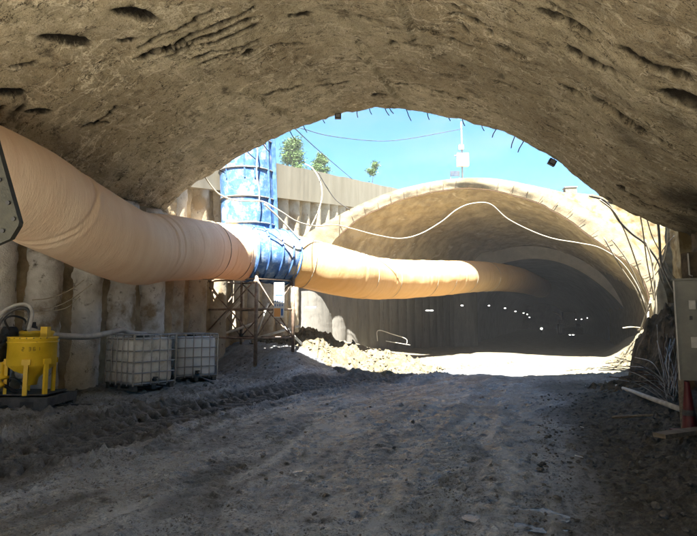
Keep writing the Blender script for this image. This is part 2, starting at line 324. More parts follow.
# ------------------------------------------------------------------ the ground
us = np.concatenate([np.arange(-13, -9, .12), np.arange(-9, -5, .04), np.arange(-5, 2.6, .027), np.arange(2.6, 8, .12)])
vs_ = [-30, -20, -10, -5, -2, 0, 1]; q = 1.5
while q < 26: vs_.append(q); q += max(.022, .0042*q) if q > 2.2 else .06
while q < 130: vs_.append(q); q += .02*q
UU, VV = np.meshgrid(us, np.array(vs_))
HH = ground_h(UU, VV)
mb = MB(); mb.grid(np.stack([UU, VV, HH], 2), flip=True)
dR, aR, sR = polydist(UU, VV, RUT)
dark = (1-sm(dR+.18*fbm(UU*1.5, VV*1.5, 0, 3, 12), .75, 1.1))*(1-sm(VV, 17, 21))*.9
dark = np.maximum(dark, .45*sm(fbm(UU*.9, VV*.7, 0, 4, 33), .45, .9)*(1-sm(VV, 14, 17)))
dR2, _, _ = polydist(UU, VV, RUT2); dark = np.maximum(dark, .5*(1-sm(dR2+.08*fbm(UU*2, VV*2, 0, 3, 14), .18, .34))*sm(fbm(UU*1.2, VV*.9, 0, 3, 34), -.1, .4)*(1-sm(VV, 15, 18)))
trd = np.clip(np.sin((aR+np.abs(np.abs(sR)-.36)*.8)*2*math.pi/.26)*2+.6*noise(UU*6, VV*6, 0, 77), -1, 1); dark = dark*np.where(dR < .8, .90-.14*trd, 1.)
stk = noise(aR*.55+.3*noise(sR*2, aR, 0, 5), sR*5.5, 0, 401)+.6*noise(aR*1.1, sR*13, 0, 402); dark = np.clip(np.maximum(dark, .5*sm(stk, .25, .9)*(1-sm(VV, 15, 18))), 0, 1)
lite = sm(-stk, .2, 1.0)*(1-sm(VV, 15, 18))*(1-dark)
brown = sm(UU+.5*fbm(UU*.8, VV*.5, 0, 3, 21), -.6, 1.1)*(1-sm(VV, 15, 18))
dry = np.clip(sm(VV+.8*fbm(UU*.5, VV*.5, 0, 3, 90), 15.0, 19.0), 0, 1)
dry = np.maximum(dry, .35*sm(-UU, 6.3, 7.6)); dry = np.maximum(dry, (1-sm(VV, 1., 2.5))*(1-sm(UU, -4, -1)))
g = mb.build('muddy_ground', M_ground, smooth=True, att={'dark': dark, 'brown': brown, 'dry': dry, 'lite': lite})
tag(g, 'churned grey mud floor with wheel ruts running through the tunnel', 'ground', kind='structure')

mb = MB(); mb.box((-4.2, -16.2, .02), (11.0, 33.0, .24)); o = mb.build('bounce_slab', M_bounce); tag(o, 'added pale slab behind the viewer, bouncing sunlight into the tunnel', 'floor slab', kind='structure')  # unseen slab added as a pale reflector for fill light
# ------------------------------------------------------------------ near vault
MV = 11.3
mouth_px = [(120, 240), (163, 209), (200, 180), (250, 150), (300, 127), (365, 109), (430, 113), (500, 132), (552, 160), (605, 198), (650, 222), (678, 232)]
prof = [atv(x, y, MV) for x, y in mouth_px]; prof = [np.array([p[0], p[2]]) for p in prof]; prof.append(np.array([2.85, 3.0]))
pp = np.array([[p[0], 0, p[1]] for p in prof]); sp = spl(pp, 24)[:, [0, 2]]
sl_ = np.concatenate([[0], np.cumsum(np.hypot(*np.diff(sp, axis=0).T))])
ns = 400; ss = np.linspace(0, sl_[-1], ns)
SU = np.interp(ss, sl_, sp[:, 0]); SH = np.interp(ss, sl_, sp[:, 1])
nu = np.gradient(SU); nh = np.gradient(SH); q = np.hypot(nu, nh); NX, NZ = nh/q, -nu/q     # inward (downward) normal
vv = np.concatenate([[-2.5, -2.0, -1.5, -1.0], np.arange(-.5, MV+.001, .036)]); vv[-1] = MV
SS, VG = np.meshgrid(ss, vv); UG = np.interp(SS, ss, SU); HG = np.interp(SS, ss, SH)
def ceil_hit(x, y):
    d = ray(x, y); t = np.linspace(.5, 16, 3000); P = _C+d*t[:, None]
    hh = np.interp(P[:, 0], SU, SH); k = np.argmax(P[:, 2] > hh); p = P[k]
    return np.interp(p[0], SU, ss), p[1]
wob = .25*noise(SS*.9, VG*.9, 0, 2)
streak = ridge(SS*.55+wob, VG*2.2+wob, 0, 3, 11)                 # runs along the section on the right
streak2 = ridge(SS*2.0+wob*2, VG*.6+wob, 0, 3, 19)
mixr = sm(UG, -4.5, -1.5)
disp = .05*fbm(SS*.6, VG*.6, 0, 3, 1)+.022*fbm(SS*3, VG*3, 0, 4, 6)+.010*fbm(SS*12, VG*12, 0, 3, 8, .6)
disp = disp + .015*np.clip(streak*mixr+streak2*(1-mixr)-.9, -1, 1)
patch = sm(fbm(SS*.45, VG*.45, 0, 3, 77), .0, .5)
vn = noise(SS*1.7+.6*fbm(SS*1.3, VG*1.3, 0, 3, 95), VG*1.1+.5*fbm(SS, VG, 5., 3, 96), 0, 97)
vn2 = noise(SS*1.2+.5*fbm(SS*1.6, VG*1.6, 0, 3, 85), VG*2.4+.5*fbm(SS, VG, 9., 3, 86), 0, 87)
vein = np.maximum(1-sm(np.abs(vn), .012, .045), 1-sm(np.abs(vn2), .010, .04))*sm(fbm(SS*1.1, VG*1.1, 0, 3, 55), .0, .45)
disp = disp+.018*vein
pit = sm(noise(SS*4.2+wob*3, VG*8, 0, 201), .55, .8)*sm(fbm(SS*.5, VG*.5, 0, 3, 202)+.35*sm(7-VG, 0, 4)+.05*mixr, .25, .7)
disp = disp-.06*pit
soil = np.maximum(.9*sm(pit, .2, .7), .8*sm(UG+.8*fbm(SS*.9, VG*.9, 0, 3, 207), 1.4, 2.4))  # darkens pits as painted recess shade, and the far right edge
right_shade = sm(UG+1.2*fbm(SS*.7, VG*.7, 0, 3, 208)-.25*(VG-8), -2.0, 2.0)*.75+.45*sm(fbm(SS*.5, VG*.5, 0, 3, 209)+.25*sm(6-VG, 0, 3), .1, .6)  # painted shade: stronger to the right, plus broad patches
right_shade = np.clip(right_shade, 0, .85)*.6
def gouge(x, y, la, lb, ang, depth, dk=.9):
    """an oval pocket torn out of the cast surface; la, lb in metres, ang measured from the section direction"""
    global disp, soil
    s0, v0 = ceil_hit(x, y); a = math.radians(ang); ds, dv = SS-s0, VG-v0
    p = (ds*math.cos(a)+dv*math.sin(a))/la/1.05; r = (-ds*math.sin(a)+dv*math.cos(a))/lb/1.1
    d = np.sqrt(p*p+r*r)+.28*noise(SS*5, VG*5, 0, 7); m = 1-sm(d, .6, 1.05)
    disp = disp-1.2*depth*m; soil = np.maximum(soil, (dk+.08)*(1-sm(d, .85, 1.12)))  # pocket's shade goes into the colour along with the dent
def line_gouge(x0, y0, x1, y1, wd, depth, dk=.9, lip=.02):
    global disp, soil
    a = ceil_hit(x0, y0); b = ceil_hit(x1, y1); a, b = np.array(a), np.array(b); d = b-a; L = np.hypot(*d); d /= L
    t = (SS-a[0])*d[0]+(VG-a[1])*d[1]; n = -(SS-a[0])*d[1]+(VG-a[1])*d[0]; n = n+.09*noise(t*2.3, a[0], 0, 3)
    e = sm(t, -.02, .12)*(1-sm(t, L-.15, L)); wd = max(wd*1.25, .036); m = (1-sm(np.abs(n), wd*.5, wd*1.1))*e
    disp = disp-1.6*depth*m+lip*np.exp(-((np.abs(n)-wd*1.5)/(wd*.6))**2)*e; soil = np.maximum(soil, (dk+.08)*(1-sm(np.abs(n), wd*.8, wd*1.3))*e)
for gdef in [(66, 40, .33, .10, 60, .12), (137, 13, .30, .11, 60, .12), (12, 92, .22, .10, 60, .10), (248, 51, .12, .09, 0, .14), (128, 40, .14, .04, 30, .06),
             (285, 46, .35, .05, 20, .10), (442, 94, .22, .07, -10, .12), (404, 86, .20, .05, -5, .08), (462, 101, .12, .06, 0, .08), (512, 50, .28, .08, -15, .12),
             (610, 112, .42, .09, -8, .12), (655, 138, .30, .06, -8, .08), (692, 100, .25, .16, 0, .10), (570, 92, .22, .06, -10, .10), (428, 30, .20, .06, 0, .08),
             (372, 20, .22, .06, 10, .08), (411, 45, .15, .05, 0, .08), (528, 148, .12, .04, -10, .06), (555, 128, .2, .05, -8, .08), (300, 15, .2, .05, 0, .07),
             (505, 82, .2, .05, -8, .07), (590, 60, .3, .08, -8, .1), (650, 60, .4, .1, -8, .1), (470, 20, .3, .06, -8, .08), (560, 20, .3, .06, -8, .08), (380, 94, .18, .05, 0, .05), (35, 110, .2, .06, 50, .07), (95, 125, .25, .05, 50, .09)]:
    gouge(*gdef)
for ld in [(136, 62, 258, 6, .03, .07), (140, 50, 215, 6, .025, .06), (150, 58, 256, 15, .035, .08), (165, 58, 260, 22, .03, .07), (190, 57, 262, 38, .03, .07), (198, 62, 240, 48, .03, .06), (140, 62, 190, 42, .03, .05),
           (258, 93, 306, 82, .02, .05), (318, 83, 352, 80, .015, .03), (88, 128, 120, 105, .02, .05), (10, 70, 40, 60, .03, .04)]:
    line_gouge(*ld)
# raised casting joint, upper centre
for x0, y0, x1, y1 in ((398, 0, 408, 24), (408, 24, 412, 44), (352, 44, 376, 72), (376, 72, 402, 106), (240, 88, 290, 118)):
    a = np.array(ceil_hit(x0, y0)); b = np.array(ceil_hit(x1, y1)); d = b-a; L = np.hypot(*d); d /= L
    t = (SS-a[0])*d[0]+(VG-a[1])*d[1]; n = -(SS-a[0])*d[1]+(VG-a[1])*d[0]
    disp = disp+.05*np.exp(-(n/.05)**2)*sm(t, -.05, .05)*(1-sm(t, L-.05, L+.05))-.04*np.exp(-((n+.12)/.05)**2)*sm(t, -.05, .05)*(1-sm(t, L-.05, L+.05))
fade = sm(VG, -1, 1)
disp = disp*fade
NXg = np.interp(SS, ss, NX); NZg = np.interp(SS, ss, NZ)
edge_j = .05*noise(SS*2.5, 0*SS, 0, 44)+.03*noise(SS*9, 0*SS, 0, 45)
VE = VG + edge_j*sm(VG, MV-.4, MV)
low = np.stack([UG+NXg*disp, VE, HG+NZg*disp], 2)
TH = .4
vault = empty('tunnel_vault', (-3.6, MV, 0), 0, 'rough earth-cast concrete vault overhead, framing the view like an arch', 'tunnel vault')
mb = MB(); mb.grid(low)
org = np.array([-3.6, MV, 0.])
def child(mb, name, m, root, smooth=False, att=None):
    loc = root.location; o = mb.build(name, m, root, smooth, att=att)
    # geometry is written in world coordinates: undo the parent's place
    o.matrix_parent_inverse = Matrix.LocRotScale(loc, root.rotation_euler, None).inverted()
    return o
child(mb, 'soffit', M_vault, vault, True, {'vein': vein*fade, 'soil': soil, 'right_shade': right_shade})
# its thickness and end face
mb = MB(); up = np.stack([SU-NX*TH, 0*SU, SH-NZ*TH], 1); e0 = low[-1]
top = np.stack([np.where(True, up[:, 0], 0), np.full(ns, MV), up[:, 2]], 1)
mb.grid(np.stack([e0, e0*.5+top*.5, top]), flip=True)
tb = top.copy(); tb[:, 1] = -2.5; mb.grid(np.stack([top+[0, 0, 0.001], tb]), flip=True)
child(mb, 'shell', M_rim, vault, True)
# reinforcement stubs along the mouth
for i, (x, y, ln, an) in enumerate([(262, 144, .28, .6), (289, 131, .3, .5), (303, 126, .2, .4), (322, 118, .16, .3), (357, 110, .2, 0), (369, 109, .16, .3), (384, 108, .22, .5), (389, 109, .16, .6), (406, 110, .28, .4), (427, 112, .2, .2), (448, 116, .14, .3), (462, 119, .18, .3), (481, 125, .16, .4), (496, 131, .18, -.5), (514, 140, .2, -.3), (523, 144, .22, -.5), (596, 190, .3, .9), (246, 152, .3, .8), (214, 168, .3, 1.)]):
    p = atv(x, y-1.5, MV-.02); d = _R*math.sin(an)-_U*math.cos(an)+.3*_F
    mb = MB(); mb.tube([p-d*.06, p+d*ln*.6, p+d*ln+_R*.02], .011, 6); child(mb, 'rebar_stub', M_rebar, vault)

# rear end wall, side rock wall on the right
def rough_wall(name, pts, z0, z1, m, amp, label, cat, ds=.06, kind=None, seed=3, att=None):
    pts = np.array(pts, float); L = np.concatenate([[0], np.cumsum(np.hypot(*np.diff(pts, axis=0).T))])
    s = np.arange(0, L[-1]+ds, ds); u = np.interp(s, L, pts[:, 0]); v = np.interp(s, L, pts[:, 1])
    z0 = np.interp(s, L, z0) if not np.isscalar(z0) else z0+0*s; z1 = np.interp(s, L, z1) if not np.isscalar(z1) else z1+0*s
    k = int((max(z1)-min(z0))/ds)+2; t = np.linspace(0, 1, k)[:, None]
    Zg = z0*(1-t)+z1*t; Ug = u+0*t; Vg = v+0*t; du = np.gradient(u); dv = np.gradient(v); n = np.hypot(du, dv)
    d = amp*(fbm(s*.8+0*t, Zg*.8, 0, 4, seed)+.5*ridge(s*1.6+0*t, Zg*1.6, 0, 3, seed+5)-.3)
    P = np.stack([Ug-dv/n*d, Vg+du/n*d, Zg], 2); mb = MB(); mb.grid(P, flip=True)
    o = mb.build(name, m, smooth=True); tag(o, label, cat, kind=kind); return o
rough_wall('rock_wall', [(2.45, -33), (2.45, -2.7), (2.46, -2.5), (2.5, 4), (2.45, MV)], -.3, [7.8, 7.8, 3.6, 3.55, 3.55], M_rock, .10, 'dark brown rough soil wall at the right edge beside the switch cabinet', 'wall', .05)
rough_wall('end_wall', [(-10.4, -32.5), (3, -32.5)], -.3, 7.9, M_rock, .1, 'dark soil face closing the tunnel far behind the viewer', 'wall', .5)

# ------------------------------------------------------------------ bored pile walls on the left
def pile(u, v, z0, z1, r, m, root, seed, rough=1.):
    zz = np.arange(z0, z1+.05, .07); th = np.linspace(0, 2*math.pi, 37)[:-1]
    TT, ZZ = np.meshgrid(th, zz); cx, cy = np.cos(TT), np.sin(TT)
    d = r+rough*(.014*fbm(cx*2+seed, cy*2, ZZ*1.0, 2, seed)+.014*fbm(cx*8+seed, cy*8, ZZ*9, 3, seed+9, .6)+.012*ridge(cx*3+seed, cy*3, ZZ*5, 2, seed+4))
    mb = MB(); mb.grid(np.stack([u+d*cx, v+d*cy, ZZ], 2), closed=True)
    n = len(zz)*36; mb.f.append(tuple(range(n-36, n)))
    return child(mb, 'pile', m, root, True)
def lagging(pts, z0, z1, root, seed=2):
    pts = np.array(pts, float); L = np.concatenate([[0], np.cumsum(np.hypot(*np.diff(pts, axis=0).T))]); s = np.arange(0, L[-1]+.1, .1)
    u = np.interp(s, L, pts[:, 0]); v = np.interp(s, L, pts[:, 1]); z1 = (np.array(z1) if len(z1) != len(pts) else np.interp(s, L, z1)) if not np.isscalar(z1) else z1+0*s
    if len(z1) != len(s): z1 = z1[:len(s)]
    t = np.linspace(0, 1, 80)[:, None]; Zg = z0*(1-t)+z1*t
    d = .04*fbm(s*1.7+0*t, Zg*1.7, 0, 4, seed)+.03*ridge(s*4+0*t, Zg*2, 0, 2, seed+1)
    mb = MB(); mb.grid(np.stack([u+0*t+d, v+0*t, Zg], 2), flip=True); return child(mb, 'soil_lagging', M_lag, root, True)
r1 = empty('pile_wall', (-9.9, 6, 0), 0, 'row of thick grey sprayed concrete piles under the vault behind the yellow mixer', 'pile wall')
for i in range(8): pile(-9.86, 3.75+i*1.06-.05, -.3, 4.5, .48, M_pile, r1, 10+i, 1.3)
lagging([(-9.62, -33), (-9.62, -2.8), (-9.62, -2.5), (-9.62, 11.9)], -.3, [7.8]*302+[5.6]*400, r1)
capb = [atu(x, y, -9.55) for x, y in ((150, 184), (188, 187), (275, 196), (345, 207))]; capt = [atu(x, y, -9.45) for x, y in ((255, 159), (275, 163), (335, 174), (397, 189))]
cv = np.array([11.5, 14, 18, 22, 26, 30, 34, 38.]); cb = np.polyfit([p[1] for p in capb], [p[2] for p in capb], 1); ct = np.polyfit([p[1] for p in capt], [p[2] for p in capt], 1)
zb = lambda v: np.polyval(cb, v); zt = lambda v: np.polyval(ct, v)
r2 = empty('retaining_wall', (-9.9, 16, 0), 0, 'sandy bored pile retaining wall with a concrete cap beam behind the blue duct', 'retaining wall')
k = 0; v = 12.15
while v < 36:
    if v < 21: pile(-9.98, v, 0., zb(v)+.05, .44, M_pile2, r2, 40+k, .8)
    else: pile(-9.95, v, 5.5, zb(v)+.05, .46, M_pile2, r2, 40+k, .7)
    v += 1.06; k += 1
lagging([(-9.78, 11.9), (-9.78, 40)], -.3, [zb(11.9)+.1, zb(40)+.1], r2, 7)
mb = MB(); VS = np.arange(11.4, 44, .12)
sec = [(-9.45, 0), (-9.45, 1), (-10.4, 1), (-10.4, 0), (-9.45, 0)]
P = np.array([[(a, v_, (zt(v_) if b else zb(v_))) for a, b in sec] for v_ in VS]); P[:, 1:3, 2] += (.03*noise(VS*.8, 0*VS, 0, 3))[:, None]
P[:, :2, 0] += (.004*noise(VS*5, 0*VS, 0, 4))[:, None]; mb.grid(P)
mb.f.append((0, 1, 2, 3)); child(mb, 'cap_beam', M_cap, r2)

# ------------------------------------------------------------------ far vault
def rimv(u): return np.where(np.asarray(u) < -2.9, 24+.72*(np.asarray(u)+2.9), 24.)
def rim_pt(x, y):
    v = 24.
    for _ in range(40): p = atv(x, y, v); v = .5*v+.5*float(rimv(p[0]))
    return atv(x, y, v)
A_px = [(324, 258), (332, 244), (356, 221), (394, 202), (441, 190), (474, 188), (510, 194), (540, 203), (572, 222), (609, 250), (638, 271), (649, 296), (654, 325), (655, 352), (655.5, 372)]
X_px = [(285, 252), (300, 238), (330, 220), (361, 204), (397, 190), (444, 180), (485, 178.), (520, 183), (560, 194), (600, 218), (640, 250), (665, 290), (668, 325), (669, 352), (669, 372)]
B_px = [(463, 285), (477, 257), (497, 250), (529, 246), (560, 251), (589, 264), (620, 286), (638, 306), (645, 322), (647, 345), (647, 375)]
B2_px = [(461, 375), (462, 330)] + B_px
C_px = [(464, 375), (466, 330), (470, 295), (480, 275), (491, 267), (526, 259.5), (552, 261), (575, 269), (597, 283), (618, 302), (632, 323), (636, 345), (636, 375)]
def resamp(P, n):
    P = spl(P, 12); L = np.concatenate([[0], np.cumsum(np.linalg.norm(np.diff(P, axis=0), axis=1))]); s = np.linspace(0, L[-1], n)
    return np.stack([np.interp(s, L, P[:, i]) for i in range(3)], 1)
NA = 220
cA = resamp([rim_pt(*p) for p in A_px], NA); cX = resamp([rim_pt(*p) for p in X_px], NA)
BV = 37.
cB = resamp([atv(*p, BV) for p in B_px], NA); cC = resamp([atv(*p, BV) for p in C_px], NA); cB2 = resamp([atv(*p, BV) for p in B2_px], NA)
for c_ in (cA, cX, cB, cC, cB2): c_[:, 2] = np.maximum(c_[:, 2], -.4)
far = empty('far_tunnel_vault', (-3, 24, 0), 0, 'wide pale earth-cast vault across the open pit with a sandy rim', 'tunnel vault')
t = np.linspace(0, 1, 130)[:, None, None]; e = t**1.15
P = cA*(1-e)+cB*e
S2 = np.linspace(0, 22, NA)+0*t[:, :, 0]; V2 = t[:, :, 0]*13+0*S2
wb = .3*noise(S2*.7, V2*.7, 0, 5)
d = .06*fbm(S2*.8, V2*.8, 0, 4, 61)+.03*fbm(S2*4, V2*4, 0, 3, 62)+.04*np.clip(ridge(S2*.5+wb, V2*1.8+wb, 0, 2, 63)-.8, -1, 1)
v1 = noise(S2*1.0+.5*fbm(S2, V2, 0, 3, 64), V2*1.1+.5*fbm(S2, V2, 4., 3, 65), 0, 66)
ve = (1-sm(np.abs(v1), .015, .06))*sm(fbm(S2*.9, V2*.9, 0, 2, 67), -.1, .4)
ctr = np.array([-3., 0, 1.]); dirn = ctr*np.array([1, 0, 1])-P*np.array([1, 0, 1]); dirn /= np.linalg.norm(dirn, axis=2)[:, :, None]
P = P+dirn*(d+.02*ve)[:, :, None]*np.minimum(1, t*20+.3)
mb = MB(); mb.grid(P); child(mb, 'soffit', M_vault2, far, True, {'vein': ve})
mb = MB(); k = np.linspace(0, 1, 9)[:, None, None]; P0 = P[0]; fr = P0*(1-k)+cX*k
fr = fr+np.stack([0*fr[..., 0], -.05*np.sin(k[..., 0]*math.pi)-.05*fbm(fr[..., 0]*2, fr[..., 2]*2, 0, 3, 5), 0*fr[..., 0]], 2)*np.sin(k*math.pi)
mb.grid(fr, flip=True)
ext = cX.copy(); bk = cX.copy(); bk[:, 1] = 45; bk[:, 2] -= .3; mb.grid(np.stack([fr[-1], ext*.8+bk*.2, bk])); child(mb, 'rim', M_rim, far, True)
mb = MB(); k = np.linspace(0, 1, 8)[:, None, None]; rg = cB2*(1-k)+(cC+[0, -.25, 0])*k; mb.grid(rg, flip=True); child(mb, 'head_ring', M_ring, far, True)
# steel edge wire with ticks round the rim
mb = MB(); mb.tube(P[0][12:-30]+[0, -.05, 0]+dirn[0][12:-30]*.06, .012, 5); child(mb, 'edge_bar', M_rebar, far)
for i in range(16, NA-34, 7):
    p = P[0][i]+np.array([0, -.06, 0]); dd = dirn[0][i]*-1+np.array([.35, -.25, .1]); mb = MB(); mb.tube([p-dd*.05, p+dd*(.22+.1*random.random())], .010, 5); child(mb, 'rebar_stub', M_rebar, far)
# inner tunnel
inn = empty('inner_tunnel', (-.5, BV, 0), 0, 'dark dusty lined tunnel running on behind the far vault', 'tunnel')
vq = np.concatenate([np.arange(BV-.25, 60, .4), np.arange(60, 131, 3)])
P = np.stack([cC+[0, a_-BV, 0]+np.array([.0, 0, 0]) for a_ in vq]); S2 = np.linspace(0, 16, NA)+0*vq[:, None]
P = P+np.stack([.05*fbm(S2, vq[:, None]+0*S2, 0, 3, 71), 0*S2, .06*fbm(S2*.8, vq[:, None]*.8+0*S2, 0, 3, 72)], 2)
mb = MB(); mb.grid(P); child(mb, 'lining', M_dark, inn, True)
mb = MB(); mb.box((0, 128, 3), (16, .4, 9)); child(mb, 'end_face', M_dark, inn)
# pile wall inside the far vault, left
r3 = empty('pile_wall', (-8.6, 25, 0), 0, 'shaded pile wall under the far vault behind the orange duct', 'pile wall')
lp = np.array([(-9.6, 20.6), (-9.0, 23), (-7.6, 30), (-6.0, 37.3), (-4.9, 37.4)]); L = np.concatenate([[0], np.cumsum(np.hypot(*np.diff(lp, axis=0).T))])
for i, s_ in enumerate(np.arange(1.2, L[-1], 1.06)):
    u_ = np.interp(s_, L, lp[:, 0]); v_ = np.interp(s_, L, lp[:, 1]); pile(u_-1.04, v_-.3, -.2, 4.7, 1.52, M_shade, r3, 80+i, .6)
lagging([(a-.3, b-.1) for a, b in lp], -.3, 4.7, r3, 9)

# ------------------------------------------------------------------ right side of the pit: sandy slope round the far rim and down to the near wall
mb = MB(); K = 60
i0 = 112; outer = cX[i0:]; n = len(outer)
topx = np.linspace(0, 1, n)
T = np.stack([np.interp(topx, [0, .25, .45, .7, 1], [outer[0][0], .9, 3.2, 5.5, 7.5]), np.interp(topx, [0, .25, .45, .7, 1], [24.1, 24.3, 24.8, 24.8, 24.8]), np.interp(topx, [0, .25, .45, .7, 1], [outer[0][2]+.03, 7.25, 6.9, 6.4, 2])], 1)
k = np.linspace(0, 1, K)[:, None, None]; P = (outer+[0, .02, 0])*(1-k)+T*k
P[..., 1] += -(.10*fbm(P[..., 0]*1.1, P[..., 2]*1.1, 0, 4, 31)+.04*ridge(P[..., 0]*3, P[..., 2]*3, 0, 2, 34)-.16)*np.clip(k[..., 0]*6, 0, 1)
mb.grid(P, flip=True); o = mb.build('sandy_slope', M_slope, smooth=True); tag(o, 'sunlit pale sandy shotcrete face right of the far vault rim', 'slope')
rough_wall('pit_side_wall', [(2.4, MV+.12), (4.2, MV+.2), (4.5, 13), (4.6, 19.5), (4.8, 24.6)], -.3, [4.6, 5.2, 5.4, 5.9, 6.8], M_slope, .10, 'bright sandy side wall of the pit behind the hanging cables', 'wall', .07, seed=13)

# ------------------------------------------------------------------ land round the pit, at the level of the street above
ua = np.concatenate([[-400, -150, -70, -40, -25, -18, -14], np.arange(-10.4, 8, .5), [9, 12, 16, 25, 45, 90, 200, 400]])
va = np.concatenate([[-300, -120, -60, -45, -33, -26, -19, -12.02, -7, -2.52, 0, 4], [8, 13, 16, 19, 22, 24.6, 27, 30, 35, 40, 46, 60, 90, 150, 300, 600]])
GU, GV = np.meshgrid(ua, va)
def top_h(u, v):
    hn = 7.6+.25*sm(u, -6, -2)
    hl = 6.6+.10*np.clip(v-11, 0, 30); hf = np.clip(7.6+0*v, 0, 9); hr = 6.3
    h = np.where(v < 12, np.where(u < -9, 6.8, hn), np.where(u < -9.9, hl, np.where(v > 24, np.interp(u, [-1, 0, 3.2, 5.5, 9], [7.2, 7.05, 6.65, 6.1, 6.3]), hr)))
    return h+.15*fbm(u*.1, v*.1, 0, 2, 3)
GH = top_h(GU, GV); idx = np.arange(GU.size).reshape(GU.shape); mb = MB(); fs = []
for i in range(len(va)-1):
    for j in range(len(ua)-1):
        cu, cv_ = (ua[j]+ua[j+1])/2, (va[i]+va[i+1])/2
        lim = 2.6+(cv_-11.3)*.16+.4
        if -10.4 < cu < lim and 8 < cv_ < 24.6: continue
        if -10.4 < cu < 2.6 and -33 < cv_ < -2.6: continue  # rear opening added behind the camera so daylight fills the tunnel
        if -10.2 < cu < -.6 and 24.5 < cv_ < 40: continue
        fs.append((idx[i, j], idx[i, j+1], idx[i+1, j+1], idx[i+1, j]))
mb.add(np.stack([GU, GV, GH], 2).reshape(-1, 3), fs); o = mb.build('upper_terrain', M_earth); tag(o, 'level earth above the tunnels around the open pit', 'terrain', kind='structure')
# unseen bank added over the near vault, heights shaped to place its shadow
mb = MB(); U_ = np.linspace(-10.4, 5.6, 120); 
zt_ = np.interp(U_, [-10.4, -8, -5.5, -3.8, -1.5, 0, 1.5, 4], [5.0, 5.7, 6.9, 8.0, 8.9, 9.8, 11.2, 13.0])
zl_ = np.interp(U_, [p[0] for p in top], [p[2] for p in top])-.1
mb.grid(np.array([[(u, MV-.06, z1) for u, z1 in zip(U_, zl_)], [(u, MV-.3, z) for u, z in zip(U_, zt_)], [(u, MV-2.5, z+.1) for u, z in zip(U_, zt_)], [(u, MV-6, 7.4) for u, z in zip(U_, zt_)]]), flip=True)
o = mb.build('shadow_bank', M_earth, smooth=True); tag(o, 'unseen earth bank added over the near vault to cast shade', 'bank', kind='structure')

# ------------------------------------------------------------------ ventilation ducts
def duct(path, r, creases, m, root, name, seed, wr=1., n=96, ds=.035, ends=(1, 1)):
    P = spl(path, 30); L = np.concatenate([[0], np.cumsum(np.linalg.norm(np.diff(P, axis=0), axis=1))]); s = np.arange(0, L[-1], ds)
    P = np.stack([np.interp(s, L, P[:, i]) for i in range(3)], 1); T = np.gradient(P, axis=0); T /= np.linalg.norm(T, axis=1)[:, None]
    a = np.cross(T, [0, 0, 1]); a /= np.linalg.norm(a, axis=1)[:, None]; b = np.cross(a, T)
    th = np.linspace(0, 2*math.pi, n+1)[:-1]; TH_, SG = np.meshgrid(th, s); VG_ = P[:, 1][:, None]+0*TH_
    R_ = r+.018*noise(SG*1.1, np.cos(TH_)*1.5, np.sin(TH_)*1.5, seed)
    slant = SG+.10*np.cos(TH_*1.0+.6)+.05*noise(np.cos(TH_)*2, np.sin(TH_)*2, SG*.5, seed+2)
    R_ = R_+wr*(.0022*ridge(slant*6.5, np.cos(TH_)*1.2, np.sin(TH_)*1.2, 3, seed+3)+.003*noise(slant*26, np.cos(TH_)*5, np.sin(TH_)*5, seed+4)+.012*noise(SG*1.6, np.cos(TH_)*3, np.sin(TH_)*3, seed+8))
    for c, dep, wd, tilt in creases:
        dd = VG_-c-tilt*np.cos(TH_-.5)+.05*noise(np.cos(TH_)*2, np.sin(TH_)*2, c, seed+6)
        R_ = R_-dep*np.exp(-(dd/wd)**2)+dep*.35*np.exp(-((dd-wd*2.4)/(wd*1.8))**2)
    G = P[:, None, :]+R_[..., None]*(np.cos(TH_)[..., None]*a[:, None, :]+np.sin(TH_)[..., None]*b[:, None, :])
    mb = MB(); mb.grid(G, closed=True, flip=True); return child(mb, name, m, root, True), P, a, b
p_near = [(-8.05, 1.0, 3.95), (-8.05, 3.2, 3.95)]+[tuple(atd(*q)) for q in ((0, 181, 8.4), (60, 212, 9.5), (130, 246, 11.3), (165, 248, 12.7), (205, 250, 14.6), (232, 252, 15.5), (254, 255, 16.1))]
p_far = [tuple(atd(*q)) for q in ((282, 257.6, 16.6), (305, 263, 16.9), (345, 273, 17.8), (380, 278.5, 20.6), (430, 278.5, 23.5), (480, 276.5, 28), (518, 280, 34), (541, 288, 44))]
dn = empty('ventilation_duct', p_near[4], 0, 'wide peach fabric air duct sagging along the left wall towards the blue junction', 'ventilation duct')
_, PN, an_, bn_ = duct(p_near, .80, [(6.6, .03, .025, .35), (6.72, .02, .03, .28), (9.35, .022, .03, .12), (9.62, .018, .03, .16), (10.6, .012, .02, .1), (11.7, .02, .02, .1), (12.6, .015, .02, .1)], M_duct1, dn, 'fabric_tube', 3, 1.)
def ring_at(P, a, b, v, r, w_, m, root, name, n=48):
    i = int(np.argmin(np.abs(P[:, 1]-v))); T = P[min(i+1, len(P)-1)]-P[i-1]; T = T/np.linalg.norm(T); th = np.linspace(0, 2*math.pi, n+1)
    mb = MB(); mb.tube([P[i]+r*(math.cos(q)*a[i]+math.sin(q)*b[i]) for q in th], w_, 6, False); return child(mb, name, m, root, True)
for v_ in (12.25, 13.3): ring_at(PN, an_, bn_, v_, .815, .010, M_steel, dn, 'clamp_ring')
df = empty('ventilation_duct', p_far[3], 0, 'orange fabric air duct leading from the blue junction into the far tunnel', 'ventilation duct')
_, PF, af_, bf_ = duct(p_far, .80, [(16.6, .02, .04, .1), (19.5, .02, .04, .1), (22, .02, .05, .1), (25, .02, .05, .1), (28, .02, .05, .1)], M_duct2, df, 'fabric_tube', 23, .8, 80, .06)
for v_ in (15.25, 17.6, 20.0, 22.6, 24.2, 26.4, 29.5): ring_at(PF, af_, bf_, v_, .805, .012, M_cable, df, 'clamp_ring')
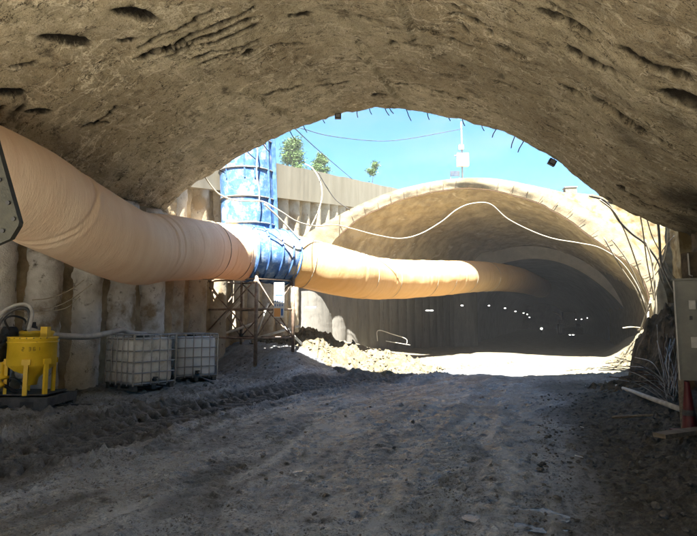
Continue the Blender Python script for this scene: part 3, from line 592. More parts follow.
# hanger wires for the far duct
# blue steel junction
j0, j1 = atd(246, 253, 15.8), atd(288, 258.5, 16.7)
bj = empty('duct_junction', tuple((j0+j1)/2), 0, 'worn blue steel duct junction with a vertical riser going up through the pit', 'duct junction')
jp = spl([j0, (j0+j1)/2+[.05, 0, .02], j1], 16)
mb = MB(); mb.tube(jp, .835, 64, True); child(mb, 'horizontal_tube', M_blue, bj, True)
for t_ in (.04, .27, .5, .73, .96):
    i = int(t_*(len(jp)-1)); T_ = jp[min(i+1, len(jp)-1)]-jp[max(i-1, 0)]; T_ /= np.linalg.norm(T_); a = np.cross(T_, [0, 0, 1]); a /= np.linalg.norm(a); b = np.cross(a, T_)
    mb = MB(); mb.tube([jp[i]+.855*(math.cos(q)*a+math.sin(q)*b) for q in np.linspace(0, 2*math.pi, 49)], .028, 6, False); child(mb, 'rib', M_bluer, bj)
vb, vt = atd(250.5, 246, 16.4), atd(246, 128, 16.4); ax = (vt-vb)/(vt[2]-vb[2]); RV = .85
zz = np.linspace(vb[2]-.2, 10.5, 60)
mb = MB(); mb.tube([vb+ax*(z-vb[2]) for z in zz], RV, 72, True); child(mb, 'riser', M_blue, bj, True)
for y in (236, 227, 202, 183.5 - 9, 146, 118):
    c = atd(248, y, 16.4); c = vb+ax*(c[2]-vb[2]); mb = MB(); mb.tube([c+(RV+.02)*(math.cos(q)*_R+math.sin(q)*np.array([-_F[0], -_F[1], 0])) for q in np.linspace(0, 2*math.pi, 49)], .026 if y > 130 else .05, 6, False)
    child(mb, 'flange', M_galv, bj)
for an in (-.62, -1.15, -1.5, -2.2, .2, 2.5):
    q = (RV+.01)*(math.cos(an)*_R+math.sin(an)*np.array([_F[0], _F[1], 0])); mb = MB()
    z0, z1 = (vb[2]+1.9, 10) if an != -.62 else (vb[2]+.2, 10)
    mb.tube([vb+ax*(z0-vb[2])+q, vb+ax*(z1-vb[2])+q], .03 if an != -.62 else .05, 4); child(mb, 'stiffener', M_bluer, bj)
q = (RV+.05)*_R*.93+.25*np.array([-_F[0], -_F[1], 0])*1.; mb = MB(); mb.tube([vb+q, vb+ax*(10-vb[2])+q], .09, 4); child(mb, 'side_channel', M_bluer, bj)
# pale rope hanging on the riser
mb = MB(); q = -(RV+.04)*_F*[1, 1, 0]+.42*_R
mb.tube(spl([vb+ax*3.0+q, vb+ax*2.6+q+_R*.05, vb+ax*2.+q, vb+ax*1.4+q+_R*.06, vb+ax*.9+q*1.02], 6), .022, 6); o = mb.build('rope', M_cable); tag(o, 'frayed pale rope hanging down the blue riser', 'rope')
# cargo netting / straps over the junction
for i, (a1, b1) in enumerate([((257, 240), (290, 235)), ((262, 262), (285, 238)), ((250, 236), (262, 243)), ((266, 236), (292, 250))]):
    pass

# ------------------------------------------------------------------ scaffold tower
sc = empty('scaffold_tower', tuple(atd(248, 342, 16.2)), 0, 'rusty tube scaffold tower carrying the blue duct junction', 'scaffold tower')
legs = {'a': (255.5, 346, 257.5, 264, 15.2), 'b': (202, 340, 203, 280, 16.4), 'c': (293, 341, 292, 268, 16.0), 'd': (241, 337, 241, 281, 17.2)}
lg = {}
for k_, (x0, y0, x1, y1, dd) in legs.items():
    p0 = atd(x0, y0, dd); p1 = atd(x1, y1, dd); p1[:2] = p0[:2]+(p1[:2]-p0[:2])*.3; lg[k_] = (p0, p1)
    g_ = p0.copy(); g_[2] = min(p0[2], gz(p0[0], p0[1]))-.05
    mb = MB(); mb.tube([g_, p1], .055 if k_ in 'ac' else .045, 10); child(mb, 'leg', M_white if k_ == 'b' else M_steel, sc, True)
def lp_(k_, z): a, b = lg[k_]; t = (z-a[2])/(b[2]-a[2]); return a+(b-a)*t
zA, zM, zT = 1.08, 1.98, 2.86
for a, b in (('a', 'b'), ('a', 'c'), ('b', 'd'), ('c', 'd')):
    for z in (zA+.05, zM, zT):
        mb = MB(); mb.tube([lp_(a, z), lp_(b, z)], .028, 8); child(mb, 'crossbar', M_steel, sc, True)
    for z0, z1 in ((zA+.05, zT), (zT, zA+.05)):
        mb = MB(); off = (.03 if z0 < z1 else -.03)*_F; mb.tube([lp_(a, z0)+off, lp_(b, z1)+off], .022, 8); child(mb, 'brace', M_steel, sc, True)
LPL = ['steepest loose tube, left side of the tower', 'long loose tube rising gently to the right from the left leg', 'loose tube leaning up behind the front leg', 'nearly flat loose tube low in the tower', 'loose tube slanting down to the right leg']
for li, (x0, y0, x1, y1, dd) in enumerate(((205, 338, 240, 302, 16.6), (203, 341, 258, 322, 16.9), (254, 340, 268, 303, 15.6), (256, 338, 300, 326, 16.7), (280, 322, 302, 344, 16.4))):
    mb = MB(); mb.tube([atd(x0, y0, dd), atd(x1, y1, dd+.3)], .04, 8); o = mb.build('loose_pipe', M_white, smooth=True)
    tag(o, LPL[li], 'pipe', 'loose tubes inside the scaffold tower')
# sheet with drawings tied to the tower
sb = empty('notice_sheet', tuple(atd(279, 300, 15.5)), YAW, 'white and blue printed notice sheet hanging on the scaffold tower', 'notice')
def sq(mbx, x, z, w_, h_, y=0): mbx.box((x, y, z), (w_, .012 if y == 0 else .006, h_))
sx = 15.5/528
mb = MB(); sq(mb, 0, 0, 10.4*sx, 35*sx); o = mb.build('sheet', M_paper, sb)
for r_ in range(4):
    mb = MB()
    for c_ in range(4): sq(mb, (-3.6+c_*2.3)*sx, (14.5, 9.3, -1.2, -5.2)[r_]*sx, .9*sx, (2.6 if (r_+c_) % 2 else 1.8)*sx, -.011)
    mb.build('lettering', M_ink, sb)
mb = MB(); sq(mb, 0, 5.0*sx, 8*sx, .8*sx, -.011); mb.build('blue_bar', M_ink, sb)
mb = MB(); sq(mb, 3.2*sx, -12*sx, 1.8*sx, 7*sx, -.011); mb.build('blue_bar', M_ink, sb)
mb = MB(); sq(mb, -1.6*sx, -12.4*sx, 6.4*sx, 8.6*sx, -.011); mb.build('orange_print', M_orange, sb)

# ------------------------------------------------------------------ IBC tanks
def ibc(x, y, dd, yaw, label, m, w_=1.0, l_=1.0, h_=1.14, dent=0):
    p = atd(x, y, dd); r = empty('water_tank', (p[0], p[1], p[2]), YAW+yaw, label, 'water tank', 'caged plastic water tanks by the left wall')
    # pallet
    mb = MB()
    for a in (-1, 0, 1):
        mb.box((a*(w_/2-.06), 0, .02), (.09, l_, .03))
        for b in (-1, 0, 1): mb.box((a*(w_/2-.06), b*(l_/2-.07), .065), (.1, .12, .06))
    mb.box((0, 0, .115), (w_, l_, .03)); mb.build('pallet', M_skid, r)
    # bottle: rounded box
    hw, hl = w_/2-.035, l_/2-.035; z0, z1 = .13, h_-.06; rings = []
    for z, ins in ((z0, .04), (z0+.03, .01), (z0+.06, 0), (z0+.3, .0), (.62, .006), (z1-.1, 0), (z1-.04, .01), (z1-.01, .05), (z1, .12)):
        rr = .07; ring = []
        for cx, cy, a0 in ((1, 1, 0), (-1, 1, 90), (-1, -1, 180), (1, -1, 270)):
            for q in range(0, 91, 18):
                an = math.radians(a0+q); ring.append((cx*(hw-rr-ins)+rr*math.cos(an), cy*(hl-rr-ins)+rr*math.sin(an), z))
        rings.append(ring)
    mb = MB(); G = np.array(rings); mb.grid(G, closed=True); n = G.shape[1]; mb.f.append(tuple(range(mb.n-n, mb.n))); mb.build('bottle', m, r, True)
    mb = MB(); mb.lathe([(0.0, z1+.035), (.11, z1+.035), (.115, z1), (.11, z1-.02)], n=20); mb.build('filler_cap', M_black, r, True)
    mb = MB(); mb.tube([(0, -l_/2+.05, .2), (0, -l_/2-.04, .2)], .035, 10); mb.box((0, -l_/2-.04, .25), (.10, .03, .03)); mb.build('outlet_valve', M_black, r)
    mb = MB(); X_, Y_ = w_/2, l_/2
    for z in (.14, .36, .585, .81, h_-.09, h_):
        q = [(X_, Y_, z), (-X_, Y_, z), (-X_, -Y_, z), (X_, -Y_, z), (X_, Y_, z)]
        for a, b in zip(q[:-1], q[1:]): mb.tube([a, b], .013 if z < h_ else .016, 6)
    for s_ in (-1, 1):
        for k_ in np.linspace(-1, 1, 6):
            mb.tube([(k_*X_, s_*(Y_+.012), .1), (k_*X_, s_*(Y_+.012), h_)], .012, 6)
            mb.tube([(s_*(X_+.012), k_*Y_, .1), (s_*(X_+.012), k_*Y_, h_)], .012, 6)
    mb.box((-.12, 0, h_+.005), (.03, l_, .012)); mb.box((.16, 0, h_+.005), (.03, l_, .012))
    mb.build('cage', M_galv, r)
    return r
ibc(140, 387.5, 11.4, math.radians(55), 'dirty grey white caged water tank, the nearer one beside the yellow mixer', M_ibc)
ibc(190.5, 379.5, 13.2, math.radians(33), 'cleaner bluish white caged water tank standing behind the dirty one', M_ibc2)

# ------------------------------------------------------------------ yellow grout mixer
mx0 = atd(27, 404, 9.3); mx0[2] = gz(mx0[0], mx0[1])
mr = empty('grout_mixer', tuple(mx0), YAW, 'yellow grout mixing plant with round hoppers on a dark steel skid', 'grout mixer')
K_ = 9.3/528
def mp_(x, y, dy=0.): return np.array([(x-27)*K_, dy, 1.6-(y-322)*K_-mx0[2]])
zb_ = lambda y: mp_(0, y)[2]
mb = MB()
for s_ in (-.42, .42): mb.box((0, s_, zb_(400)), (1.25, .12, .22))
for s_ in (-.58, .1, .58): mb.box((s_, 0, zb_(398)), (.1, .9, .14))
mb.box((-.05, .1, zb_(392.5)), (1.0, .75, .02)); mb.build('skid', M_skid, mr)
mb = MB()
for s_ in (-.25, .28): mb = MB(); mb.box((s_, -.483, zb_(400)), (.22, .008, .09)); mb.build('fork_pocket', M_black, mr)
c0 = mp_(32, 350)[0]; R0 = .385
mb = MB(); mb.lathe([(R0-.012, zb_(340)), (R0-.012, zb_(336.5)), (R0+.012, zb_(336.5)), (R0+.012, zb_(338.5)), (R0, zb_(339)), (R0, zb_(363)), (R0-.02, zb_(365)), (.12, zb_(377)), (.10, zb_(384)), (0, zb_(384))], (c0, -.08, 0), 40); mb.build('front_hopper', M_yel, mr, True)
mb = MB(); mb.lathe([(0, zb_(340)), (R0-.014, zb_(340))], (c0, -.08, 0), 40); mb.build('hopper_cover', M_skid, mr)
c1 = mp_(20, 350)[0]; R1 = .28
mb = MB(); mb.lathe([(0, zb_(331)), (R1-.02, zb_(331)), (R1+.01, zb_(332)), (R1+.01, zb_(334)), (R1, zb_(335)), (R1, zb_(352)), (.1, zb_(372)), (0, zb_(372))], (c1-.02, .42, 0), 36); mb.build('rear_hopper', M_yel, mr, True)
mb = MB(); mb.lathe([(R0+.006, zb_(341)), (R0+.018, zb_(341.5)), (R0+.006, zb_(342.5))], (c0, -.08, 0), 40); mb.build('band', M_yel, mr, True)
for a_ in (-1.25, -.42, .9, 2.2, 3.6):
    x_, y_ = c0+(R0-.01)*math.cos(a_), -.08+(R0-.01)*math.sin(a_)
    mb = MB(); mb.box((x_, y_, (zb_(360)+zb_(392))/2), (.065, .05, zb_(360)-zb_(392)), Matrix.Rotation(a_+math.pi/2, 3, 'Z')); mb.box((x_, y_, zb_(360.5)), (.13, .075, .09), Matrix.Rotation(a_+math.pi/2, 3, 'Z')); mb.build('leg', M_yel, mr)
mb = MB(); q = mp_(39.5, 333); mb.box((q[0], .06, q[2]-.0), (.12, .12, .22)); mb.build('gearbox', M_yel, mr)
mb = MB(); mb.lathe([(0, zb_(322)), (.045, zb_(322)), (.05, zb_(326)), (.075, zb_(327)), (.075, zb_(331.5))], (c1-.06, .35, 0), 16); mb.build('motor', M_black, mr, True)
mb = MB(); mb.lathe([(.09, 0), (.13, .02), (.13, .06), (.06, .08), (.06, .3)], (mp_(8, 365)[0], -.25, zb_(378)), 18); mb.tube([(mp_(2, 372)[0], -.3, zb_(372)), (mp_(14, 384)[0], -.36, zb_(384))], .05, 10); mb.build('pump', M_yel, mr, True)
mb = MB(); mb.lathe([(0, 0), (.1, 0), (.12, .03), (.1, .06), (0, .06)], (mp_(26, 371)[0]+.05, -.3, zb_(371)), 20, 'y'); mb.build('valve_wheel', M_galv, mr, True)
mb = MB(); mb.box((mp_(4, 352)[0], -.2, zb_(352)), (.14, .2, .3)); mb.box((mp_(3, 358)[0], -.31, zb_(352)), (.09, .01, .2)); mb.build('control_box', M_skid, mr)
for pts, rr, m_ in (([(2, 340), (3, 322), (11, 309), (22, 304), (29, 312), (32, 330)], .032, M_hose), ([(4, 342), (6, 326), (14, 312), (22, 308), (27, 316), (28, 330)], .028, M_cabled), ([(12, 330), (12, 320), (17, 316), (23, 320), (24, 331)], .018, M_black),
                    ([(-4, 366), (4, 356), (8, 346), (7, 334)], .022, M_black), ([(0, 372), (7, 380), (14, 384), (20, 392)], .03, M_black), ([(15, 380), (22, 376), (28, 380), (30, 391)], .02, M_black), ([(-6, 352), (2, 350), (9, 344), (14, 338)], .02, M_black), ([(-8, 385), (2, 378), (6, 366), (3, 358)], .028, M_cabled)):
    mb = MB(); mb.tube(spl([mp_(x, y, -.2-.15*math.sin(i*1.3)) for i, (x, y) in enumerate(pts)], 6), rr, 8); mb.build('hose', m_, mr, True)
for i_, (x_, y_) in enumerate(((-6, 336), (-6, 352))):
    q = mp_(x_, y_); mb = MB(); mb.tube([(q[0]-.3, .1, q[2]), (q[0]+.12, -.05, q[2])], .03, 10); mb.lathe([(0, 0), (.05, 0), (.05, .03), (0, .03)], (q[0]+.1, -.05, q[2]-.015), 12); mb.build('pipe_stub', M_skid, mr, True)
mb = MB(); q = mp_(1, 345); mb.box((q[0]-.12, .3, .55), (.06, .06, 1.0)); mb.box((q[0]-.12, .3, 1.06), (.3, .3, .05)); mb.lathe([(0, 1.08), (.13, 1.08), (.14, 1.12), (.14, 1.3), (.1, 1.36), (0, 1.36)], (q[0]-.12, .3, 0), 20); mb.build('drive_motor', M_black, mr, True)
for a_ in np.linspace(-2.6, -.5, 9):
    mb = MB(); c_ = (c0+(R0+.012)*math.cos(a_), -.08+(R0+.012)*math.sin(a_), zb_(337.6)); mb.rock(c_, .014, 5, 1.); mb.build('rim_bolt', M_skid, mr)
# stencilled digits on the hopper, curved round it
def digit(ch, a0, zc, R_, c, hgt=.055, wd=.030):
    seg = {'2': 'abged', '3': 'abgcd', '6': 'afgedc', '0': 'abcdef', '1': 'bc'}[ch]; mb = MB()
    co = {'a': ((0, 1), (1, 1)), 'b': ((1, 1), (1, .5)), 'c': ((1, .5), (1, 0)), 'd': ((0, 0), (1, 0)), 'e': ((0, 0), (0, .5)), 'f': ((0, .5), (0, 1)), 'g': ((0, .5), (1, .5))}
    for s_ in seg:
        (x0, y0), (x1, y1) = co[s_]
        f = lambda x, y: (c[0]+R_*math.sin(a0+x*wd/R_), c[1]-R_*math.cos(a0+x*wd/R_), zc+(y-.5)*hgt)
        mb.tube([f(x0, y0), f((x0+x1)/2, (y0+y1)/2), f(x1, y1)], .004, 4)
    return mb
mb = MB()
for i, ch in enumerate('2361'):
    d_ = digit(ch, .12+.17*i+(.1 if i else 0), zb_(348), R0+.001, (c0, -.08)); mb.add(np.concatenate(d_.v), d_.f)
mb.build('stencil', M_black, mr)

# thick hose along the wall, small wires
def cable(name, pts, r, m, label, cat='cable', group=None, k=8, n=8):
    P = spl(pts, k); mb = MB(); mb.tube(P, r, n); o = mb.build(name, m, smooth=True, org=tuple(P[len(P)//2])); return tag(o, label, cat, group)
cable('thick_hose', [atd(*q) for q in ((28, 330, 9.6), (45, 334, 9.8), (65, 336, 10.2), (90, 336.5, 10.7), (108, 333, 11.2), (122, 330, 11.8), (131, 333, 12.1), (145, 334, 12.6))], .06, M_hose, 'thick grey hose running from the yellow mixer over the water tanks', 'hose')
wl = ['thin pale wire sagging highest across the grey piles left', 'thin pale wire sagging lowest across the grey piles left', 'thin wire curving up beneath the peach duct', 'thin dark wire drooping beside the mixer hoses']
for i, pts in enumerate([[(0, 304), (10, 302), (30, 308), (50, 308), (70, 300), (92, 284)], [(8, 308), (30, 312), (52, 311), (68, 307), (80, 296)], [(32, 300), (50, 298), (70, 290), (84, 280)], [(6, 302), (8, 310), (10, 318), (14, 326)]]):
    cable('wire', [atd(x, y, 10.0+.012*x-.1) for x, y in pts], .009, M_cable if i < 3 else M_cabled, wl[i], 'wire', 'thin wires on the pile wall')
gp = [atz(x, y, .08) for x, y in ((-40, 417), (0, 414), (45, 410), (90, 406), (120, 404.5), (133, 405))]
for p in gp: p[2] = gz(p[0], p[1])+.02
cable('ground_hose', gp, .024, M_black, 'thin black hose lying on the mud in front of the mixer', 'hose')

# ------------------------------------------------------------------ cables across the pit
def pc(l, dd):
    if dd is None: return [atd(x, y, np.interp(x, [196, 215, 290, 340, 400, 648], [14.4, 15.0, 15.3, 17.5, 19.5, 21.5])) for x, y in l]
    return [atd(x, y, d) for (x, y), d in zip(l, np.linspace(dd[0], dd[1], len(l)))]
cable('main_cable', pc([(196, 166), (202, 172), (209, 183), (219, 194), (234, 200), (250, 201), (264, 202), (280, 211), (298, 222), (317, 226), (335, 225), (353, 229), (376, 235), (400, 238.5), (420, 234), (441, 222), (457, 209.5), (472, 203.6), (490, 204), (508, 219), (534, 232), (555, 239), (579, 243), (600, 248), (621, 262), (637, 285), (648, 312)], None), .022, M_cable, 'long pale cable swagged across the pit from the riser over the far vault')
cable('swagged_cable', pc([(264, 204), (275, 214), (287, 226), (300, 240)], (15, 15.5)), .025, M_cable, 'short pale cable curving from the riser down over the orange duct')
cable('hanging_cable', pc([(305, 164), (313, 169), (320, 181), (322, 196), (318, 212), (310, 228), (304, 236)], (19, 17)), .024, M_cable, 'white cable looping down from the cap beam beside the far vault')
cable('hanging_cable', pc([(318, 172), (326, 186), (336, 200), (350, 210)], (19.5, 20)), .018, M_cabled, 'thin dark cable dropping from the cap beam onto the far vault shoulder')
cable('overhead_wire', pc([(300, 128), (330, 136), (376, 141), (407, 139), (446, 132), (462, 129)], (20, 27)), .016, M_cabled, 'black overhead wire strung across the sky to the mast', 'wire')
cable('overhead_wire', [atd(288, 122, 13), atd(318, 150, 18), atd(352, 179, 25)], .014, M_cabled, 'straight black wire slanting down past the trees', 'wire')
cl = [('leftmost pale cable falling from the pit edge to the far rim', [(600, 200), (614, 212), (625, 232), (636, 262), (645, 290)], M_cable, .025),
      ('thick dark cable bundle arcing from the pit edge to the right', [(590, 196), (606, 202), (620, 222), (632, 234), (645, 244), (658, 262), (664, 282)], M_cabled, .035),
      ('pale cable hanging straight from the vault mouth, longest one', [(640, 214), (643, 232), (647, 262), (651, 282), (654, 300)], M_cable, .022),
      ('thick black cable hanging down at the vault mouth', [(658, 222), (659.5, 240), (661, 262), (668, 280), (674, 292)], M_cabled, .04),
      ('thin dark cable slanting to the right of the looped hose', [(646, 216), (652, 236), (660, 252), (670, 272), (676, 280)], M_cabled, .018),
      ('pale bent cable near the ochre patch of the pit wall', [(668, 226), (667, 244), (663, 262), (654, 276), (646, 282)], M_cable, .02),
      ('thin pale cable running from the far rim down to the loop', [(612, 240), (628, 262), (640, 288), (649, 312)], M_cable, .018),
      ('pale cable running along the right haunch of the far vault', [(604, 238), (620, 266), (636, 290), (646, 314)], M_cable, .024),
      ('thin dark cable crossing behind the black hanging cable', [(674, 236), (664, 248), (655, 268), (650, 292)], M_cabled, .014),
      ('pale thick hose hanging in a loop above the dark heap', [(645, 240), (652, 262), (655, 290), (656, 312), (653, 322), (649, 322), (648, 312), (651, 298)], M_cable, .035),
      ('short pale hose bending from the loop down to the rubble', [(651, 302), (646, 314), (641, 328), (638, 330)], M_cable, .03),
      ('short pale pipe lying on the lit rubble crest below the loop', [(623, 328), (632, 327), (642, 328)], M_cable, .025)]
for i, (lab, pts, m_, rr) in enumerate(cl):
    cable('hanging_cable', pc(pts, (14.5+.2*i, 17.5)), rr*.9, m_, lab, 'cable', 'cables hanging at the right side of the pit')

# small lamps hung at the vault mouth
for x, y, lab in ((338, 116, 'small dark floodlight hanging at the crown of the near vault mouth'), (552, 162, 'small dark floodlight hanging at the right haunch of the vault mouth')):
    p = atv(x, y, MV-.05); r = empty('floodlight', tuple(p), YAW, lab, 'floodlight', 'small floodlights at the vault mouth')
    mb = MB(); mb.tube([(0, 0, .22), (0, 0, .05)] if x < 400 else [(.2, 0, .18), (.02, 0, .03)], .012, 6); mb.build('bracket', M_black, r)
    mb = MB(); mb.box((0, 0, -.01), (.15, .08, .12), Matrix.Rotation(.5 if x > 400 else 0, 3, 'Y')); mb.build('housing', M_black, r)
    mb = MB(); mb.box((0, -.044, -.01), (.10, .008, .07), Matrix.Rotation(.5 if x > 400 else 0, 3, 'Y')); mb.build('glass', M_galv, r)

# ------------------------------------------------------------------ mast, sign frame and hut above the far vault
mz = 27.5; mp0 = atd(462.5, 178, mz); ms = empty('mast', tuple(mp0), YAW, 'tall grey mast with two white boxes on top of the far vault', 'mast')
kk = mz/528
mb = MB(); mb.tube([(0, 0, -1.2), (0, 0, 58*kk)], .045, 8); mb.tube([(-.05, 0, 56*kk), (0, 0, 53*kk)], .02, 5); mb.build('pole', M_galv, ms, True)
mb = MB(); mb.box((0, -.12, 17.8*kk), (11.6*kk, .2, 13.3*kk)); mb.build('cabinet', M_white, ms)
mb = MB(); mb.box((-.06, -.12, 31*kk), (4.8*kk, .14, 4*kk)); mb.build('antenna_box', M_white, ms)
mb = MB(); mb.tube([(-.3, -.1, 22*kk), (-.42, -.1, 22.3*kk)], .03, 6); mb.build('side_bracket', M_galv, ms)
p = atd(455, 177, 27.2); r = empty('sign_frame', tuple(p), YAW, 'small dark slatted panel standing left of the mast foot', 'sign')
mb = MB()
for z in (0.02, .09, .16, .23): mb.box((0, 0, z+.05), (.48, .03, .045))
mb.build('panel', M_cabled, r)
mb = MB(); 
for x_ in (-.22, .22): mb.box((x_, .03, -.25), (.03, .03, 1.05))
mb.build('posts', M_galv, r)
p = atd(570, 194.5, 29); r = empty('site_hut', tuple(p), YAW-.15, 'tiny grey brown box hut on the skyline right of the mast', 'hut')
mb = MB(); mb.box((0, 0, .05), (.58, .5, .55)); mb.build('wall', M_wood, r)
mb = MB(); mb.box((0, 0, .35), (.68, .6, .05)); mb.build('roof', M_galv, r)

# ------------------------------------------------------------------ trees behind the cap beam
def tree(x, ytop, ybase, dd, wpx, label, seed, dens=1., sap=False):
    rs = np.random.RandomState(seed); kk = dd/528; b = atd(x, ybase, dd); H = (ybase-ytop)*kk; W = wpx*kk/2; ex = 3.0
    r = empty('tree', (b[0], b[1], b[2]-ex), 0, label, 'tree', 'trees beyond the cap beam')
    mb = MB(); T0 = np.array([0, 0, 0.]); lean = rs.randn(2)*.25
    ax = [(lean[0]*t*t, lean[1]*t*t, ex*0+(H+ex)*t) for t in np.linspace(0, .97, 9)]; mb.tube(ax, np.linspace(.16, .02, 9)*(1 if not sap else .4), 7)
    tips = []
    for i in range(26 if not sap else 12):
        t = .35+.62*rs.rand(); p = np.array([lean[0]*t*t, lean[1]*t*t, (H+ex)*t]); a = rs.rand()*6.28; l = W*(1.15-(t-.35)*1.1)*(.6+.5*rs.rand())
        e_ = p+np.array([math.cos(a)*l, math.sin(a)*l, l*(.35+.4*rs.rand())]); mb.tube([p, (p+e_)/2+[0, 0, .06], e_], [.05, .03, .01] if not sap else [.02, .014, .006], 5)
        for q in np.linspace(.35, 1.05, 5): tips.append(p+(e_-p)*q)
    mb.build('trunk', M_trunk, r, True)
    mb = MB(); vs, fs = [], []
    for tp in tips:
        for j in range(int((75 if not sap else 26)*dens)):
            c = tp+rs.randn(3)*W*.2; n = rs.randn(3); n /= np.linalg.norm(n); a = np.cross(n, [0, 0, 1.]); a /= np.linalg.norm(a)+1e-6; bb = np.cross(n, a); l = .05+.055*rs.rand(); o_ = len(vs)
            vs += [c-a*l, c-bb*l*.5, c+a*l, c+bb*l*.5]; fs.append((o_, o_+1, o_+2, o_+3))
    mb.add(vs, fs); mb.build('crown', M_leaf, r)
tree(292, 140, 172, 42, 25, 'leafy green tree left of the other trees behind the cap beam', 5)
tree(320, 153, 174, 42, 18, 'smaller rounded green tree in the middle behind the cap beam', 8, .9)
tree(370, 163, 186, 40, 16, 'thin sparse sapling at the right end of the cap beam', 11, 1., True)
# grass tufts along the skyline
mb = MB(); vs, fs = [], []; rs = np.random.RandomState(4)
for i in range(420):
    x = 540+rs.rand()*90 if i < 300 else 400+rs.rand()*200; y = np.interp(x, [p[0] for p in X_px[4:10]], [p[1] for p in X_px[4:10]]) if x < 545 else np.interp(x, [545, 564, 609, 640], [189, 194.5, 199, 207])
    p = atd(x, y+.6, 25.6+rs.rand()*.8); h_ = .06+.16*rs.rand()**2; a = rs.rand()*6.28; l = len(vs); dx = np.array([math.cos(a), math.sin(a), 0])*.012; tp = rs.randn(3)*.05; tp[2] = h_
    vs += [p-dx-[0, 0, .1], p+dx-[0, 0, .1], p+tp]; fs.append((l, l+1, l+2))
mb.add(vs, fs); o = mb.build('grass', M_grass); tag(o, 'sparse grass along the skyline above the far vault', 'grass', kind='stuff')

# ------------------------------------------------------------------ heaps
def heap(name, cu, cv_, ru, rv, hgt, rot, m, label, cat, seed, amp=.16, res=.05, pw=1.2):
    n = int(2*1.25*max(ru, rv)/res); a = np.linspace(-1.25, 1.25, n); A_, B_ = np.meshgrid(a, a)
    cr, sr = math.cos(rot), math.sin(rot); u = cu+A_*ru*cr-B_*rv*sr; v = cv_+A_*ru*sr+B_*rv*cr
    d = np.sqrt(A_**2+B_**2)+.2*fbm(u*1.2, v*1.2, 0, 3, seed); t = np.clip(1-d, 0, 1)**pw
    z = base_h(u, v)-.10+hgt*t*(1+.25*fbm(u*1.5, v*1.5, 0, 3, seed+3))+amp*t**.3*(.7*fbm(u*3, v*3, 0, 3, seed+1)+.8*np.clip(noise(u*7, v*7, 0, seed+2), -.2, 1)+.35*fbm(u*15, v*15, 0, 2, seed+4))*np.where(t > 0, 1, 0)
    mb = MB(); mb.grid(np.stack([u, v, z], 2), flip=True)
    o = mb.build(name, m, smooth=False); return o, (u, v, z, t)
o, hp = heap('rubble_heap', -6.2, 16.8, 3.8, 1.6, .85, .30, M_rubble, '', '', 3, .16, .045); tag(o, 'long sunlit heap of pale broken rubble right of the scaffold tower', 'rubble heap')
o, hp2 = heap('rubble_heap', 3.05, 21.2, 1.5, 3.2, .55, .0, M_rubble, '', '', 23, .14, .05); tag(o, 'low sunlit rubble bank at the foot of the right pit wall', 'rubble heap')
dk = atd(660, 372, 12.6)
o, hp3 = heap('soil_heap', dk[0]+.35, dk[1]+.2, 1.0, 1.5, 1.75, -.3, M_rock, '', '', 33, .16, .03, .8); tag(o, 'dark steep soil heap in shade behind the bent rebar', 'soil heap')
o, hp4 = heap('soil_heap', dk[0]-.35, dk[1]-.9, 1.4, 1.8, .35, .2, M_rock, '', '', 36, .14, .03, .9); tag(o, 'low spread of dark clods at the foot of the steep heap', 'soil heap')
o, hp4 = heap('mud_mound', -5.6, 15.4, 1.1, .9, .30, .3, M_stone, '', '', 53, .08, .04); tag(o, 'low grey mud mound in front of the lit rubble', 'mud mound')
# loose rubble lumps on the heaps
mb = MB(); rs = np.random.RandomState(12)
for (u, v, z, t), cnt in ((hp, 1500), (hp2, 600)):
    ii = np.flatnonzero(t > .04)
    for q in rs.choice(ii, cnt): mb.rock((u.flat[q]+rs.randn()*.03, v.flat[q]+rs.randn()*.03, z.flat[q]+.01), .012+.055*rs.rand()**3, rs.randint(1e6))
o = mb.build('rubble', M_rubble); tag(o, 'loose broken lumps strewn over the pale heaps', 'rubble', kind='stuff')
mb = MB()
for i in range(5200):
    k_ = rs.rand()
    if k_ < .45: u, v = rs.uniform(-.2, 2.3), rs.uniform(2.8, 13)**1.0
    elif k_ < .7:
        j = rs.randint(len(RUT)-1); t_ = rs.rand(); p = RUT[j]*(1-t_)+RUT[j+1]*t_; u, v = p+rs.randn(2)*.45+[.0, .5]
    elif k_ < .85: u, v = rs.uniform(-9, -6.2), rs.uniform(6, 14)
    else: u, v = rs.uniform(-8, 2.2), rs.uniform(3, 16)
    if v < 2.5: continue
    sz = .008+.03*rs.rand()**4; mb.rock((u, v, gz(u, v)+sz*.2), sz, rs.randint(1e6)) if i % 1 == 0 else 0
o = mb.build('gravel', M_stone); tag(o, 'small stones and mud crumbs scattered over the floor', 'gravel', kind='stuff')

# bigger single stones
stones = [(655, 412, 'round dark stone in the mud below the cabinet, nearest the plank'), (632, 463, 'round dark stone lower right in the mud, by itself'), (656, 505, 'dark stone at lower right near the bottom edge, larger of two'), (664, 515, 'dark stone at lower right, the smaller beside a larger one'),
          (605, 398, 'pale stone at the end of the long pole'), (618, 402, 'flat stone just right of the pale one by the pole'), (690, 460, 'light stone near the right edge of the floor'), (612, 512, 'half buried stone at lower right beside the puddle'),
          (120, 398, 'stone in the mud before the dirty tank'), (205, 388, 'stone in the mud before the clean tank'), (30, 428, 'pale clod among lumps at the left edge'), (45, 424, 'wet pale clod right of another at the left edge'), (70, 420, 'small wet clod in the left verge'), (590, 462, 'small dark stone left of the round one'), (540, 470, 'small stone in the middle right mud')]
for i, (x, y, lab) in enumerate(stones):
    p = atz(x, y, .05); p[2] = gz(p[0], p[1]); r_ = p[1]*0+.05+.03*((i*7) % 5)/5; mb = MB(); mb.rock((0, 0, r_*.3), r_, 100+i, .8); o = mb.build('stone', M_stone); o.location = p; tag(o, lab, 'stone', 'single stones in the mud')
    bm = o.modifiers.new('s', 'SUBSURF'); bm.levels = bm.render_levels = 1
